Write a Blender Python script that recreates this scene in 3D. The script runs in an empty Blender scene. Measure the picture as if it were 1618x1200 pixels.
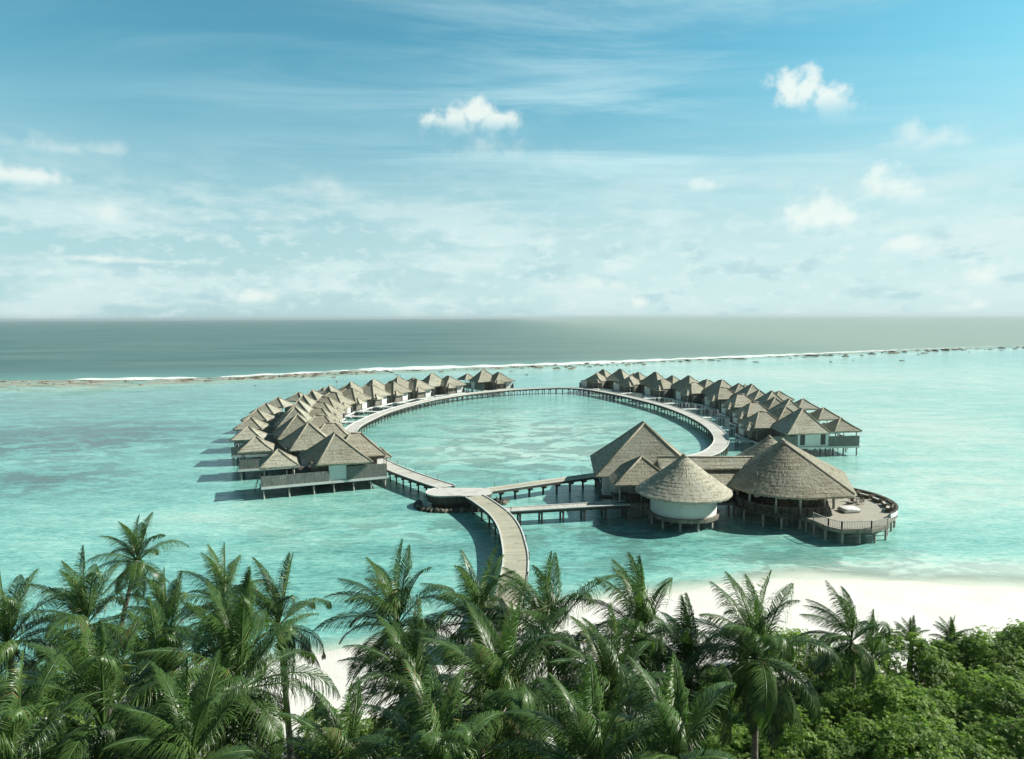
import bpy, math, random
import numpy as np
from mathutils import Vector, Matrix
random.seed(7)
RNG = np.random.default_rng(11)
PI = math.pi
sc = bpy.context.scene
col = sc.collection

# ------------------------------------------------------------------ camera
CAM_H = 28.0
F_PX = 1618 * 24 / 36
PITCH = math.atan(98.5 / F_PX)
ROLL = math.atan(9 / 1618)
FW = Vector((0, math.cos(PITCH), -math.sin(PITCH)))
U0 = Vector((0, math.sin(PITCH), math.cos(PITCH)))
RT = Vector((1, 0, 0)) * math.cos(ROLL) - U0 * math.sin(ROLL)
UP = U0 * math.cos(ROLL) + Vector((1, 0, 0)) * math.sin(ROLL)
cam = bpy.data.cameras.new('camera')
camo = bpy.data.objects.new('camera', cam)
col.objects.link(camo)
m = Matrix((RT, UP, -FW)).transposed().to_4x4()
m.translation = (0, 0, CAM_H)
camo.matrix_world = m
cam.lens = 24
cam.sensor_width = 36
cam.sensor_fit = 'HORIZONTAL'
cam.clip_start = 0.5
cam.clip_end = 400000
sc.camera = camo


def ray(px, py):
    return FW + RT * ((px - 809) / F_PX) + UP * ((600 - py) / F_PX)


def at(px, py, z=0.0):
    """where the line of sight through a pixel of the photograph meets height z"""
    d = ray(px, py)
    k = (z - CAM_H) / d.z
    return Vector((d.x * k, d.y * k, z))


# ------------------------------------------------------------------ light, exposure
SUN_EL = math.radians(36.5)
SUN_AZ = math.radians(82)          # from +Y towards +X
SUN_DIR = Vector((math.sin(SUN_AZ) * math.cos(SUN_EL), math.cos(SUN_AZ) * math.cos(SUN_EL), math.sin(SUN_EL)))
sl = bpy.data.lights.new('sun', 'SUN')
sl.energy = 4.9
sl.angle = math.radians(0.5)
sl.color = (1.0, 0.96, 0.86)
so = bpy.data.objects.new('sun', sl)
col.objects.link(so)
so.rotation_euler = SUN_DIR.to_track_quat('Z', 'Y').to_euler()
so.location = (60, 60, 120)
vs = sc.view_settings
vs.view_transform = 'Standard'
vs.look = 'None'
vs.exposure = 0.42
vs.gamma = 1.0
vs.use_curve_mapping = False
sc.cycles.max_bounces = 8
sc.cycles.transparent_max_bounces = 8
sc.cycles.use_denoising = True


# ------------------------------------------------------------------ node helpers
def nd(nt, typ, ins=None, **props):
    n = nt.nodes.new(typ)
    for k, v in props.items():
        setattr(n, k, v)
    for k, v in (ins or {}).items():
        s = n.inputs[k]
        if isinstance(v, bpy.types.NodeSocket):
            nt.links.new(v, s)
        else:
            s.default_value = v
    return n


def mth(nt, op, a, b=0.0, c=None, clamp=False):
    ins = {0: a, 1: b}
    if c is not None:
        ins[2] = c
    return nd(nt, 'ShaderNodeMath', ins, operation=op, use_clamp=clamp).outputs[0]


def mix(nt, f, a, b, blend='MIX'):
    n = nt.nodes.new('ShaderNodeMix')
    n.data_type = 'RGBA'
    n.blend_type = blend
    for k, v in ((0, f), (6, a), (7, b)):
        if isinstance(v, bpy.types.NodeSocket):
            nt.links.new(v, n.inputs[k])
        else:
            n.inputs[k].default_value = v if k == 0 else (v[0], v[1], v[2], 1)
    return n.outputs[2]


def rng_(nt, v, a, b, c=0.0, d=1.0, smooth=True):
    n = nt.nodes.new('ShaderNodeMapRange')
    n.interpolation_type = 'SMOOTHSTEP' if smooth else 'LINEAR'
    n.clamp = True
    for k, x in ((0, v), (1, a), (2, b), (3, c), (4, d)):
        if isinstance(x, bpy.types.NodeSocket):
            nt.links.new(x, n.inputs[k])
        else:
            n.inputs[k].default_value = x
    return n.outputs[0]


def noise(nt, vec, scale, detail=4, rough=0.55, stretch=None, off=None, dist=0.0):
    if stretch or off:
        vec = nd(nt, 'ShaderNodeMapping', {'Vector': vec, 'Scale': stretch or (1, 1, 1), 'Location': off or (0, 0, 0)}).outputs[0]
    return nd(nt, 'ShaderNodeTexNoise', {'Vector': vec, 'Scale': scale, 'Detail': detail, 'Roughness': rough,
                                        'Distortion': dist}).outputs['Fac']


# ------------------------------------------------------------------ world: sky with clouds
w = bpy.data.worlds.new('World')
sc.world = w
w.use_nodes = True
nt = w.node_tree
nt.nodes.clear()
SKY_STRENGTH = 0.08
sky = nd(nt, 'ShaderNodeTexSky', sky_type='NISHITA')
sky.sun_disc = False
sky.sun_elevation = SUN_EL
sky.sun_rotation = SUN_AZ
sky.altitude = 0
sky.air_density = 1.0
sky.dust_density = 1.0
sky.ozone_density = 2.0
gen = nd(nt, 'ShaderNodeTexCoord').outputs['Generated']
sep = nd(nt, 'ShaderNodeSeparateXYZ', {0: gen})
dx, dy, dz = sep.outputs
az = mth(nt, 'ARCTAN2', dx, dy)
el = mth(nt, 'ARCSINE', dz)
elp = mth(nt, 'MAXIMUM', dz, 0.03)
# teal cast of the air, stronger high up
skc = mix(nt, rng_(nt, el, 0.0, 0.36), (0.74, 1.0, 0.92), (0.72, 1.54, 1.34))
base = mix(nt, 1.0, sky.outputs[0], skc, 'MULTIPLY')
hz = rng_(nt, el, 0.0, 0.36, 0.85, 0.0)
base = mix(nt, hz, base, (4.9, 7.3, 7.7))
base = mix(nt, mth(nt, 'MULTIPLY', rng_(nt, el, 0.26, 0.04), rng_(nt, az, -0.45, 0.35, 0.0, 0.55)), base, (6.9, 8.7, 8.6))
# high thin cloud on a flat layer far above
pl = nd(nt, 'ShaderNodeCombineXYZ', {0: mth(nt, 'DIVIDE', dx, elp), 1: mth(nt, 'DIVIDE', dy, elp), 2: 0.0}).outputs[0]
plr = nd(nt, 'ShaderNodeMapping', {'Vector': pl, 'Rotation': (0, 0, math.radians(-38)), 'Scale': (0.5, 1.5, 1), 'Location': (3.1, 1.7, 0)}).outputs[0]
ci1 = noise(nt, plr, 0.95, 8, 0.66, dist=0.7)
ci2 = noise(nt, pl, 0.35, 3, 0.5, off=(9.3, 4.2, 0))
cir = mth(nt, 'MULTIPLY', mth(nt, 'MULTIPLY', rng_(nt, ci1, 0.36, 0.72), rng_(nt, ci2, 0.36, 0.62, 0.15, 0.75)), rng_(nt, el, 0.08, 0.22))
cloud_white = (6.2, 8.6, 8.9)
base = mix(nt, mth(nt, 'MULTIPLY', cir, rng_(nt, az, -0.55, 0.3, 0.3, 0.9)), base, cloud_white)
# low banks of soft cloud towards the horizon
ang = nd(nt, 'ShaderNodeCombineXYZ', {0: az, 1: el, 2: 0.0}).outputs[0]
bk = noise(nt, ang, 6.0, 7, 0.6, stretch=(1.0, 3.6, 1), off=(0.3, 0.9, 0.2))
bk_m = mth(nt, 'MULTIPLY', rng_(nt, bk, 0.45, 0.62), rng_(nt, el, 0.25, 0.08, 0.0, 0.8))
base = mix(nt, bk_m, base, (6.7, 8.3, 8.3))
bk2 = noise(nt, ang, 13.0, 6, 0.6, stretch=(1.0, 2.6, 1), off=(4.3, 0.1, 0.7))
bk2_m = mth(nt, 'MULTIPLY', rng_(nt, bk2, 0.53, 0.66), rng_(nt, el, 0.24, 0.05, 0.0, 0.65))
base = mix(nt, bk2_m, base, (4.3, 6.5, 7.0))
bk3 = noise(nt, ang, 30.0, 6, 0.62, stretch=(1.0, 2.0, 1), off=(1.3, 2.1, 0.7))
base = mix(nt, mth(nt, 'MULTIPLY', rng_(nt, bk3, 0.50, 0.66), rng_(nt, el, 0.22, 0.06, 0.0, 0.55)), base, (7.3, 8.7, 8.6))
# separate small cumulus: azimuth, elevation and size of each
warp = nd(nt, 'ShaderNodeTexNoise', {'Vector': ang, 'Scale': 34.0, 'Detail': 8.0, 'Roughness': 0.6})
wn = mth(nt, 'SUBTRACT', warp.outputs['Fac'], 0.5)
CUM = [  # each cloud: strength, softness, then the rounded heads it is made of
    (1.0, 0.55, (690, 190, 30, 15), (718, 190, 34, 21), (752, 181, 36, 24), (784, 195, 40, 20)),
    (0.38, 1.0, (770, 232, 70, 26), (880, 262, 62, 24)),
    (1.0, 0.55, (1246, 140, 24, 25), (1274, 141, 27, 25), (1300, 153, 28, 21), (1328, 174, 30, 20)),
    (0.62, 0.8, (1438, 216, 36, 20), (1466, 226, 42, 22), (1512, 226, 24, 10)),
    (0.8, 0.6, (1384, 292, 28, 23), (1410, 296, 30, 23), (1442, 313, 30, 17), (1472, 326, 22, 11)),
    (0.8, 0.6, (1264, 346, 26, 24), (1296, 335, 32, 27), (1320, 342, 23, 24), (1290, 382, 36, 15)),
    (0.9, 0.6, (8, 279, 52, 17), (52, 281, 34, 14)), (0.5, 1.0, (90, 236, 90, 17), (160, 236, 40, 12)),
    (0.65, 0.6, (1104, 291, 20, 14), (1122, 294, 22, 12)), (0.75, 0.6, (402, 470, 22, 15), (420, 472, 20, 12)),
    (0.8, 0.6, (1558, 438, 20, 18),), (0.7, 0.6, (1424, 388, 26, 14), (1446, 390, 20, 11)), (0.75, 0.6, (1008, 480, 15, 14),),
    (0.6, 0.7, (935, 448, 36, 14), (965, 455, 30, 11)), (0.7, 0.8, (150, 408, 70, 5), (240, 413, 80, 5)),
    (0.5, 0.8, (150, 434, 20, 18), (172, 334, 40, 14)), (0.7, 0.6, (1512, 488, 16, 9), (1545, 482, 14, 9)),
    (0.4, 1.0, (500, 296, 50, 18), (560, 318, 60, 16))]
for st, soft, *heads in CUM:
    k = None
    lo = max(h_[1] + h_[3] for h_ in heads)
    hi = min(h_[1] - h_[3] for h_ in heads)
    for cx, cy, rx, ry in heads:
        d = ray(cx, cy).normalized()
        u = mth(nt, 'DIVIDE', mth(nt, 'SUBTRACT', az, math.atan2(d.x, d.y)), rx / F_PX * 1.3)
        v = mth(nt, 'DIVIDE', mth(nt, 'SUBTRACT', el, math.asin(d.z)), ry / F_PX * 1.3)
        r1 = mth(nt, 'SUBTRACT', 1.0, mth(nt, 'SQRT', mth(nt, 'ADD', mth(nt, 'MULTIPLY', u, u), mth(nt, 'MULTIPLY', v, v))))
        k = r1 if k is None else mth(nt, 'SMOOTH_MAX', k, r1, 0.25)
    k = mth(nt, 'ADD', k, mth(nt, 'MULTIPLY', wn, 2.3))
    cx = sum(h_[0] for h_ in heads) / len(heads)
    e_lo, e_hi = (math.asin(ray(cx, y_).normalized().z) for y_ in (lo + 4, hi))
    up = rng_(nt, el, e_lo, e_lo + (e_hi - e_lo) * 0.62)
    mk = mth(nt, 'MULTIPLY', rng_(nt, k, 0.02, soft * 1.5), mth(nt, 'MULTIPLY', mth(nt, 'ADD', mth(nt, 'MULTIPLY', up, 0.85), 0.15), st * 0.84))
    base = mix(nt, mk, base, mix(nt, up, (6.0, 8.1, 8.5), (8.9, 9.5, 8.9)))
# sky beside and behind the view and overhead dimmed, to deepen the shade
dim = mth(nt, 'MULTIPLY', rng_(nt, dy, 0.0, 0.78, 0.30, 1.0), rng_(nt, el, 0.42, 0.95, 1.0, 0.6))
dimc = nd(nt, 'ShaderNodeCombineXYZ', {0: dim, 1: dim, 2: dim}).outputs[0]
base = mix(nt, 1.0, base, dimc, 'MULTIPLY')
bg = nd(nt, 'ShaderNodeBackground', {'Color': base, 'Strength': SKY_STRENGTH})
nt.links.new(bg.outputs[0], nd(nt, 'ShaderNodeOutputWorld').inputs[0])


# ------------------------------------------------------------------ materials
def mat(name):
    mm = bpy.data.materials.new(name)
    mm.use_nodes = True
    t = mm.node_tree
    t.nodes.clear()
    out = nd(t, 'ShaderNodeOutputMaterial')
    return mm, t, out


def pos(t):
    return nd(t, 'ShaderNodeNewGeometry').outputs['Position']


def ocoord(t):
    return nd(t, 'ShaderNodeTexCoord').outputs['Object']


def principled(t, out, color, rough=0.7, normal=None, spec=0.5, extra=None):
    ins = {'Base Color': color if isinstance(color, bpy.types.NodeSocket) else (*color, 1), 'Roughness': rough,
           'Specular IOR Level': spec}
    if normal is not None:
        ins['Normal'] = normal
    ins.update(extra or {})
    b = nd(t, 'ShaderNodeBsdfPrincipled', ins)
    t.links.new(b.outputs[0], out.inputs[0])
    return b


def bump(t, h, dist=0.05, strength=1.0):
    return nd(t, 'ShaderNodeBump', {'Height': h, 'Distance': dist, 'Strength': strength}).outputs[0]


def thatch_mat(name, dark, light, grey):
    mm, t, out = mat(name)
    p = pos(t)
    fine = noise(t, p, 3.6, 4, 0.8)
    finer = noise(t, p, 9.0, 3, 0.75)
    lay = noise(t, p, 1.0, 3, 0.6, stretch=(0.35, 0.35, 5.0))
    big = noise(t, p, 0.32, 4, 0.6)
    f = mth(t, 'ADD', mth(t, 'MULTIPLY', rng_(t, fine, 0.36, 0.64), 0.55), mth(t, 'MULTIPLY', rng_(t, lay, 0.36, 0.64), 0.45))
    c = mix(t, f, dark, light)
    c = mix(t, rng_(t, big, 0.42, 0.66, 0.0, 0.75), c, grey)
    c = mix(t, rng_(t, finer, 0.55, 0.68, 0, 0.75), c, (0.07, 0.065, 0.05))
    c = mix(t, rng_(t, finer, 0.43, 0.33, 0, 0.65), c, (0.72, 0.70, 0.58))
    h = mth(t, 'ADD', fine, mth(t, 'MULTIPLY', finer, 0.8))
    rnd_ = nd(t, 'ShaderNodeObjectInfo').outputs['Random']
    c = mix(t, rng_(t, rnd_, 0.0, 1.0, 0.0, 0.30, False), c, (0.15, 0.125, 0.09))
    principled(t, out, c, 0.95, bump(t, h, 0.05, 0.45), 0.1)
    return mm


def wood_mat(name, c0, c1, scale=2.0, rough=0.75, stretch=(1, 1, 1), boards=None, gap=(0.04, 0.04, 0.035)):
    mm, t, out = mat(name)
    p = ocoord(t)
    n1 = noise(t, p, scale, 4, 0.65, stretch=stretch)
    n2 = noise(t, p, scale * 6, 3, 0.6, stretch=stretch)
    f = mth(t, 'ADD', mth(t, 'MULTIPLY', n1, 0.6), mth(t, 'MULTIPLY', n2, 0.4))
    c = mix(t, rng_(t, f, 0.36, 0.64), c0, c1)
    principled(t, out, c, rough, bump(t, n2, 0.01, 0.5), 0.3)
    return mm


def plaster_mat(name, c, dirt):
    mm, t, out = mat(name)
    p = pos(t)
    n1 = noise(t, p, 0.8, 5, 0.6, stretch=(1, 1, 0.45))
    cc = mix(t, rng_(t, n1, 0.45, 0.75, 0, 0.6), c, dirt)
    principled(t, out, cc, 0.7, bump(t, noise(t, p, 9, 3), 0.01, 0.4), 0.3)
    return mm


def plank_deck_mat(name, c0, c1, attr='along', per=0.16):
    """boards laid across the walkway: the mesh carries the distance along it"""
    mm, t, out = mat(name)
    a = nd(t, 'ShaderNodeAttribute', attribute_name=attr).outputs['Fac']
    s = mth(t, 'DIVIDE', a, per)
    idx = mth(t, 'FLOOR', s)
    fr = mth(t, 'FRACT', s)
    wn_ = nd(t, 'ShaderNodeTexWhiteNoise', {'W': idx}, noise_dimensions='1D').outputs['Value']
    bay = nd(t, 'ShaderNodeTexWhiteNoise', {'W': mth(t, 'FLOOR', mth(t, 'DIVIDE', a, 1.9))}, noise_dimensions='1D').outputs['Value']
    c = mix(t, wn_, c0, c1)
    c = mix(t, rng_(t, bay, 0.5, 1.0, 0, 0.35), c, (0.40, 0.39, 0.33))
    n = noise(t, pos(t), 0.6, 5, 0.6)
    c = mix(t, rng_(t, n, 0.5, 0.72, 0, 0.5), c, (0.28, 0.27, 0.24))
    c = mix(t, rng_(t, fr, 0.90, 0.96, 0, 0.8), c, (0.08, 0.08, 0.07))
    principled(t, out, c, 0.8, None, 0.25)
    return mm


M = {}
M['thatch'] = thatch_mat('thatch', (0.18, 0.172, 0.13), (0.60, 0.605, 0.495), (0.455, 0.47, 0.395))
M['thatch_brown'] = thatch_mat('thatch_brown', (0.15, 0.138, 0.104), (0.545, 0.53, 0.42), (0.405, 0.405, 0.335))
M['thatch_pale'] = thatch_mat('thatch_pale', (0.20, 0.19, 0.14), (0.66, 0.64, 0.52), (0.48, 0.475, 0.40))
M['ridge'] = wood_mat('ridge_thatch', (0.22, 0.20, 0.155), (0.46, 0.44, 0.35), 5, 0.95)
M['white'] = plaster_mat('white_plaster', (0.80, 0.81, 0.79), (0.66, 0.69, 0.67))
M['fascia'] = plaster_mat('painted_fascia', (0.72, 0.74, 0.72), (0.55, 0.58, 0.56))
M['fence'] = wood_mat('grey_boards', (0.12, 0.13, 0.122), (0.31, 0.32, 0.295), 5.0, 0.8, (1.6, 1.6, 0.15))
M['timber'] = wood_mat('weathered_timber', (0.13, 0.12, 0.10), (0.30, 0.285, 0.24), 3.0, 0.8, (1, 1, 0.3))
M['timber_dark'] = wood_mat('dark_timber', (0.045, 0.042, 0.035), (0.12, 0.11, 0.09), 3.0, 0.75, (1, 1, 0.3))
M['post'] = wood_mat('grey_post', (0.30, 0.30, 0.27), (0.55, 0.55, 0.50), 2.0, 0.75, (1, 1, 0.3))
M['pile'] = wood_mat('pile_concrete', (0.22, 0.235, 0.21), (0.46, 0.47, 0.43), 1.5, 0.8, (1, 1, 0.6))
M['deck'] = plank_deck_mat('jetty_planks', (0.52, 0.515, 0.47), (0.68, 0.67, 0.62))
M['deck_warm'] = plank_deck_mat('worn_jetty_planks', (0.42, 0.40, 0.30), (0.55, 0.53, 0.41))
M['floor'] = wood_mat('terrace_boards', (0.33, 0.31, 0.26), (0.50, 0.48, 0.41), 1.4, 0.75, (0.5, 5, 1))
M['dark'] = wood_mat('dark_opening', (0.015, 0.017, 0.015), (0.03, 0.032, 0.028), 2, 0.5)
M['lamp'] = plaster_mat('lamp_shade_cloth', (0.70, 0.66, 0.52), (0.6, 0.55, 0.42))
M['cushion'] = wood_mat('cushion_cloth', (0.55, 0.53, 0.46), (0.70, 0.68, 0.6), 4, 0.9)
M['rattan'] = wood_mat('brown_rattan', (0.10, 0.085, 0.06), (0.22, 0.19, 0.14), 9, 0.8)
M['steel'] = wood_mat('rail_steel', (0.30, 0.31, 0.30), (0.42, 0.43, 0.41), 2, 0.4)


def rock_mat(name, a, b):
    mm, t, out = mat(name)
    p = pos(t)
    n1 = noise(t, p, 1.2, 5, 0.65)
    n2 = noise(t, p, 6, 4, 0.65)
    c = mix(t, rng_(t, n1, 0.38, 0.62), a, b)
    principled(t, out, c, 0.85, bump(t, n2, 0.08, 0.9), 0.3)
    return mm


M['boulder'] = rock_mat('boulder_stone', (0.05, 0.05, 0.04), (0.24, 0.22, 0.17))
M['coral'] = rock_mat('coral_rock', (0.09, 0.085, 0.065), (0.30, 0.27, 0.20))

mm, t, out = mat('window_glass')
principled(t, out, (0.02, 0.028, 0.028), 0.08, None, 0.6)
M['glass'] = mm
mm, t, out = mat('clear_glass')
g = nd(t, 'ShaderNodeBsdfGlossy', {'Color': (0.8, 0.95, 0.93, 1), 'Roughness': 0.05})
tr = nd(t, 'ShaderNodeBsdfTransparent', {'Color': (0.72, 0.88, 0.86, 1)})
t.links.new(nd(t, 'ShaderNodeMixShader', {0: 0.18, 1: tr.outputs[0], 2: g.outputs[0]}).outputs[0], out.inputs[0])
M['clear'] = mm


def leaf_mat(name, dark, light, old, rough=0.42, trans=0.3, spec=0.5):
    mm, t, out = mat(name)
    a = nd(t, 'ShaderNodeAttribute', attribute_name='tint').outputs['Fac']
    n = noise(t, pos(t), 0.9, 3, 0.6)
    n2 = noise(t, pos(t), 7.0, 2, 0.6)
    f = mth(t, 'ADD', mth(t, 'MULTIPLY', a, 0.62), mth(t, 'MULTIPLY', mth(t, 'ADD', n, n2), 0.19))
    c = mix(t, rng_(t, f, 0.12, 0.78), dark, light)
    c = mix(t, rng_(t, a, 0.90, 0.97), c, old)
    b = nd(t, 'ShaderNodeBsdfPrincipled', {'Base Color': c, 'Roughness': rough, 'Specular IOR Level': spec})
    c2 = mix(t, 1.0, c, (1.15, 1.4, 0.6), 'MULTIPLY')
    tl = nd(t, 'ShaderNodeBsdfTranslucent', {'Color': c2})
    t.links.new(nd(t, 'ShaderNodeMixShader', {0: trans, 1: b.outputs[0], 2: tl.outputs[0]}).outputs[0], out.inputs[0])
    return mm


M['palm_leaf'] = leaf_mat('palm_leaf', (0.008, 0.028, 0.010), (0.112, 0.205, 0.058), (0.24, 0.19, 0.08), 0.36, 0.33, 0.55)
M['broad_leaf'] = leaf_mat('broad_leaf', (0.075, 0.145, 0.035), (0.33, 0.46, 0.13), (0.32, 0.36, 0.12), 0.5, 0.52, 0.3)
M['trunk'] = wood_mat('palm_trunk', (0.14, 0.125, 0.10), (0.32, 0.29, 0.24), 3.5, 0.9, (0.6, 0.6, 3))
M['bark'] = wood_mat('bark', (0.07, 0.055, 0.04), (0.17, 0.14, 0.10), 4, 0.9)
M['coconut'] = wood_mat('coconut_husk', (0.10, 0.09, 0.03), (0.20, 0.15, 0.05), 4, 0.6)


# ------------------------------------------------------------------ mesh helpers
class MB:
    def __init__(s):
        s.v, s.f, s.smooth = [], [], []

    def add(s, vs_, fs_, smooth=False):
        o = len(s.v)
        s.v += [tuple(p) for p in vs_]
        s.f += [tuple(i + o for i in f) for f in fs_]
        s.smooth += [smooth] * len(fs_)

    def box(s, x0, x1, y0, y1, z0, z1):
        s.add([(x, y, z) for z in (z0, z1) for y in (y0, y1) for x in (x0, x1)],
              [(0, 2, 3, 1), (4, 5, 7, 6), (0, 1, 5, 4), (2, 6, 7, 3), (0, 4, 6, 2), (1, 3, 7, 5)])

    def beam(s, p, q, wd, ht):
        """a bar from p to q, wd wide and ht high"""
        p, q = Vector(p), Vector(q)
        d = (q - p).normalized()
        up = Vector((0, 0, 1)) if abs(d.z) < 0.9 else Vector((0, 1, 0))
        a = d.cross(up).normalized() * wd / 2
        b = a.cross(d).normalized() * ht / 2
        s.add([p - a - b, p + a - b, p + a + b, p - a + b, q - a - b, q + a - b, q + a + b, q - a + b],
              [(0, 1, 2, 3), (7, 6, 5, 4), (0, 4, 5, 1), (1, 5, 6, 2), (2, 6, 7, 3), (3, 7, 4, 0)])

    def tube(s, pts, radii, n=8, caps=True):
        pts = [Vector(p) for p in pts]
        vs_, fs_ = [], []
        for i, p in enumerate(pts):
            d = (pts[min(i + 1, len(pts) - 1)] - pts[max(i - 1, 0)]).normalized()
            ref = Vector((1, 0, 0)) if abs(d.x) < 0.8 else Vector((0, 1, 0))
            a = d.cross(ref).normalized()
            b = d.cross(a)
            for k in range(n):
                th = 2 * PI * k / n
                vs_.append(p + (a * math.cos(th) + b * math.sin(th)) * radii[i])
        for i in range(len(pts) - 1):
            for k in range(n):
                k2 = (k + 1) % n
                fs_.append((i * n + k, i * n + k2, (i + 1) * n + k2, (i + 1) * n + k))
        if caps:
            fs_.append(tuple(range(n))[::-1])
            fs_.append(tuple(range((len(pts) - 1) * n, len(pts) * n)))
        s.add(vs_, fs_, True)

    def pile(s, x, y, z0, z1, r=0.14, n=8):
        s.tube([(x, y, z0), (x, y, z1)], [r, r], n)

    def rings(s, rs, closed_top=True, smooth=False, closed_bottom=False):
        n = len(rs[0])
        vs_ = [p for r in rs for p in r]
        fs_ = []
        for i in range(len(rs) - 1):
            for k in range(n):
                k2 = (k + 1) % n
                fs_.append((i * n + k, i * n + k2, (i + 1) * n + k2, (i + 1) * n + k))
        if closed_top:
            fs_.append(tuple(range((len(rs) - 1) * n, len(rs) * n)))
        if closed_bottom:
            fs_.append(tuple(range(n))[::-1])
        s.add(vs_, fs_, smooth)

    def prism(s, outline, z0, z1):
        s.rings([[(x, y, z0) for x, y in outline], [(x, y, z1) for x, y in outline]], True, False, True)

    def rot(s, rz, ox=0, oy=0, oz=0):
        c, sn = math.cos(rz), math.sin(rz)
        s.v = [(x * c - y * sn + ox, x * sn + y * c + oy, z + oz) for x, y, z in s.v]
        return s

    def mirror_y(s):
        s.v = [(x, -y, z) for x, y, z in s.v]
        s.f = [f[::-1] for f in s.f]
        return s

    def build(s, name, material, parent=None, attrs=None):
        me = bpy.data.meshes.new(name)
        me.from_pydata(s.v, [], s.f)
        me.polygons.foreach_set('use_smooth', s.smooth)
        if material:
            me.materials.append(material)
        for an, vals in (attrs or {}).items():
            at_ = me.attributes.new(an, 'FLOAT', 'POINT')
            at_.data.foreach_set('value', np.asarray(vals, dtype=np.float32))
        me.update()
        o = bpy.data.objects.new(name, me)
        col.objects.link(o)
        if parent:
            o.parent = parent
        return o


def np_mesh(name, V, Fq, material, parent=None, tint=None):
    """quads from numpy arrays"""
    me = bpy.data.meshes.new(name)
    V = np.asarray(V, dtype=np.float32)
    Fq = np.asarray(Fq, dtype=np.int32)
    me.vertices.add(len(V))
    me.vertices.foreach_set('co', V.ravel())
    k = Fq.shape[1]
    me.loops.add(Fq.size)
    me.loops.foreach_set('vertex_index', Fq.ravel())
    me.polygons.add(len(Fq))
    me.polygons.foreach_set('loop_start', np.arange(0, Fq.size, k, dtype=np.int32))
    me.polygons.foreach_set('loop_total', np.full(len(Fq), k, dtype=np.int32))
    if material:
        me.materials.append(material)
    if tint is not None:
        a_ = me.attributes.new('tint', 'FLOAT', 'POINT')
        a_.data.foreach_set('value', np.asarray(tint, dtype=np.float32))
    me.update(calc_edges=True)
    me.validate()
    o = bpy.data.objects.new(name, me)
    col.objects.link(o)
    if parent:
        o.parent = parent
    return o


def tag(o, label=None, cat=None, group=None, kind=None):
    for k, v in (('label', label), ('category', cat), ('group', group), ('kind', kind)):
        if v:
            o[k] = v
    return o


def empty(name, loc=(0, 0, 0), rz=0.0):
    o = bpy.data.objects.new(name, None)
    col.objects.link(o)
    o.location = loc
    o.rotation_euler = (0, 0, rz)
    o.empty_display_size = 0.5
    return o


def copy_tree(o, parent=None):
    kids = list(o.children)
    c = o.copy()
    col.objects.link(c)
    c.parent = parent
    for ch in kids:
        copy_tree(ch, c)
    return c


def resample(pts, step):
    """even points on a Catmull-Rom curve through pts, with the distance along it"""
    P = [np.array(p[:2], float) for p in pts]
    P = [2 * P[0] - P[1]] + P + [2 * P[-1] - P[-2]]
    dense = []
    for i in range(1, len(P) - 2):
        a, b, c, d = P[i - 1:i + 3]
        for tt in np.linspace(0, 1, 24, endpoint=False):
            dense.append(0.5 * ((2 * b) + (-a + c) * tt + (2 * a - 5 * b + 4 * c - d) * tt ** 2 + (-a + 3 * b - 3 * c + d) * tt ** 3))
    dense.append(P[-2])
    dense = np.array(dense)
    s_ = np.concatenate([[0], np.cumsum(np.linalg.norm(np.diff(dense, axis=0), axis=1))])
    n = max(2, int(round(s_[-1] / step)) + 1)
    tt = np.linspace(0, s_[-1], n)
    return np.stack([np.interp(tt, s_, dense[:, 0]), np.interp(tt, s_, dense[:, 1])], 1), tt


def normals2d(c):
    t_ = np.gradient(c, axis=0)
    t_ /= np.linalg.norm(t_, axis=1)[:, None]
    return np.stack([-t_[:, 1], t_[:, 0]], 1)


# ------------------------------------------------------------------ thatched roofs
def rect_outline(hx, hy, step=0.35, r=0.35):
    pts = []
    cs = [(hx, -hy), (hx, hy), (-hx, hy), (-hx, -hy)]
    for i in range(4):
        a, b = np.array(cs[i]), np.array(cs[(i + 1) % 4])
        L = np.linalg.norm(b - a)
        n = max(3, int(L / step))
        for k in range(n):
            pts.append(a + (b - a) * (k + 0.5) / n)
    return [tuple(p) for p in pts]


def roof(mb, outline, top, ze, za, courses=8, thick=0.3, lip=0.022, rag=0.05, sag=0.12, rnd=None):
    rnd = rnd or random
    n = len(outline)

    def ring(v, dz_, j):
        out_ = []
        for (ox, oy), (tx, ty) in zip(outline, top):
            x, y = ox + (tx - ox) * v, oy + (ty - oy) * v
            z = ze + (za - ze) * v - sag * math.sin(PI * v) + dz_
            out_.append((x + rnd.uniform(-j, j) * 0.5, y + rnd.uniform(-j, j) * 0.5, z + rnd.uniform(-j, j)))
        return out_
    rs = [ring(0.6, -thick - 0.05, 0), ring(0.02, -thick, rag), ring(0.0, -thick * 0.35, rag)]
    for k in range(courses):
        rs.append(ring(k / courses, lip, rag * 0.5))
        rs.append(ring((k + 0.97) / courses, lip * 0.15, rag * 0.25))
    mb.rings(rs, True, False, True)


def hip_top(outline, rx, ry):
    return [(max(-rx, min(rx, x)), max(-ry, min(ry, y))) for x, y in outline]


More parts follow.
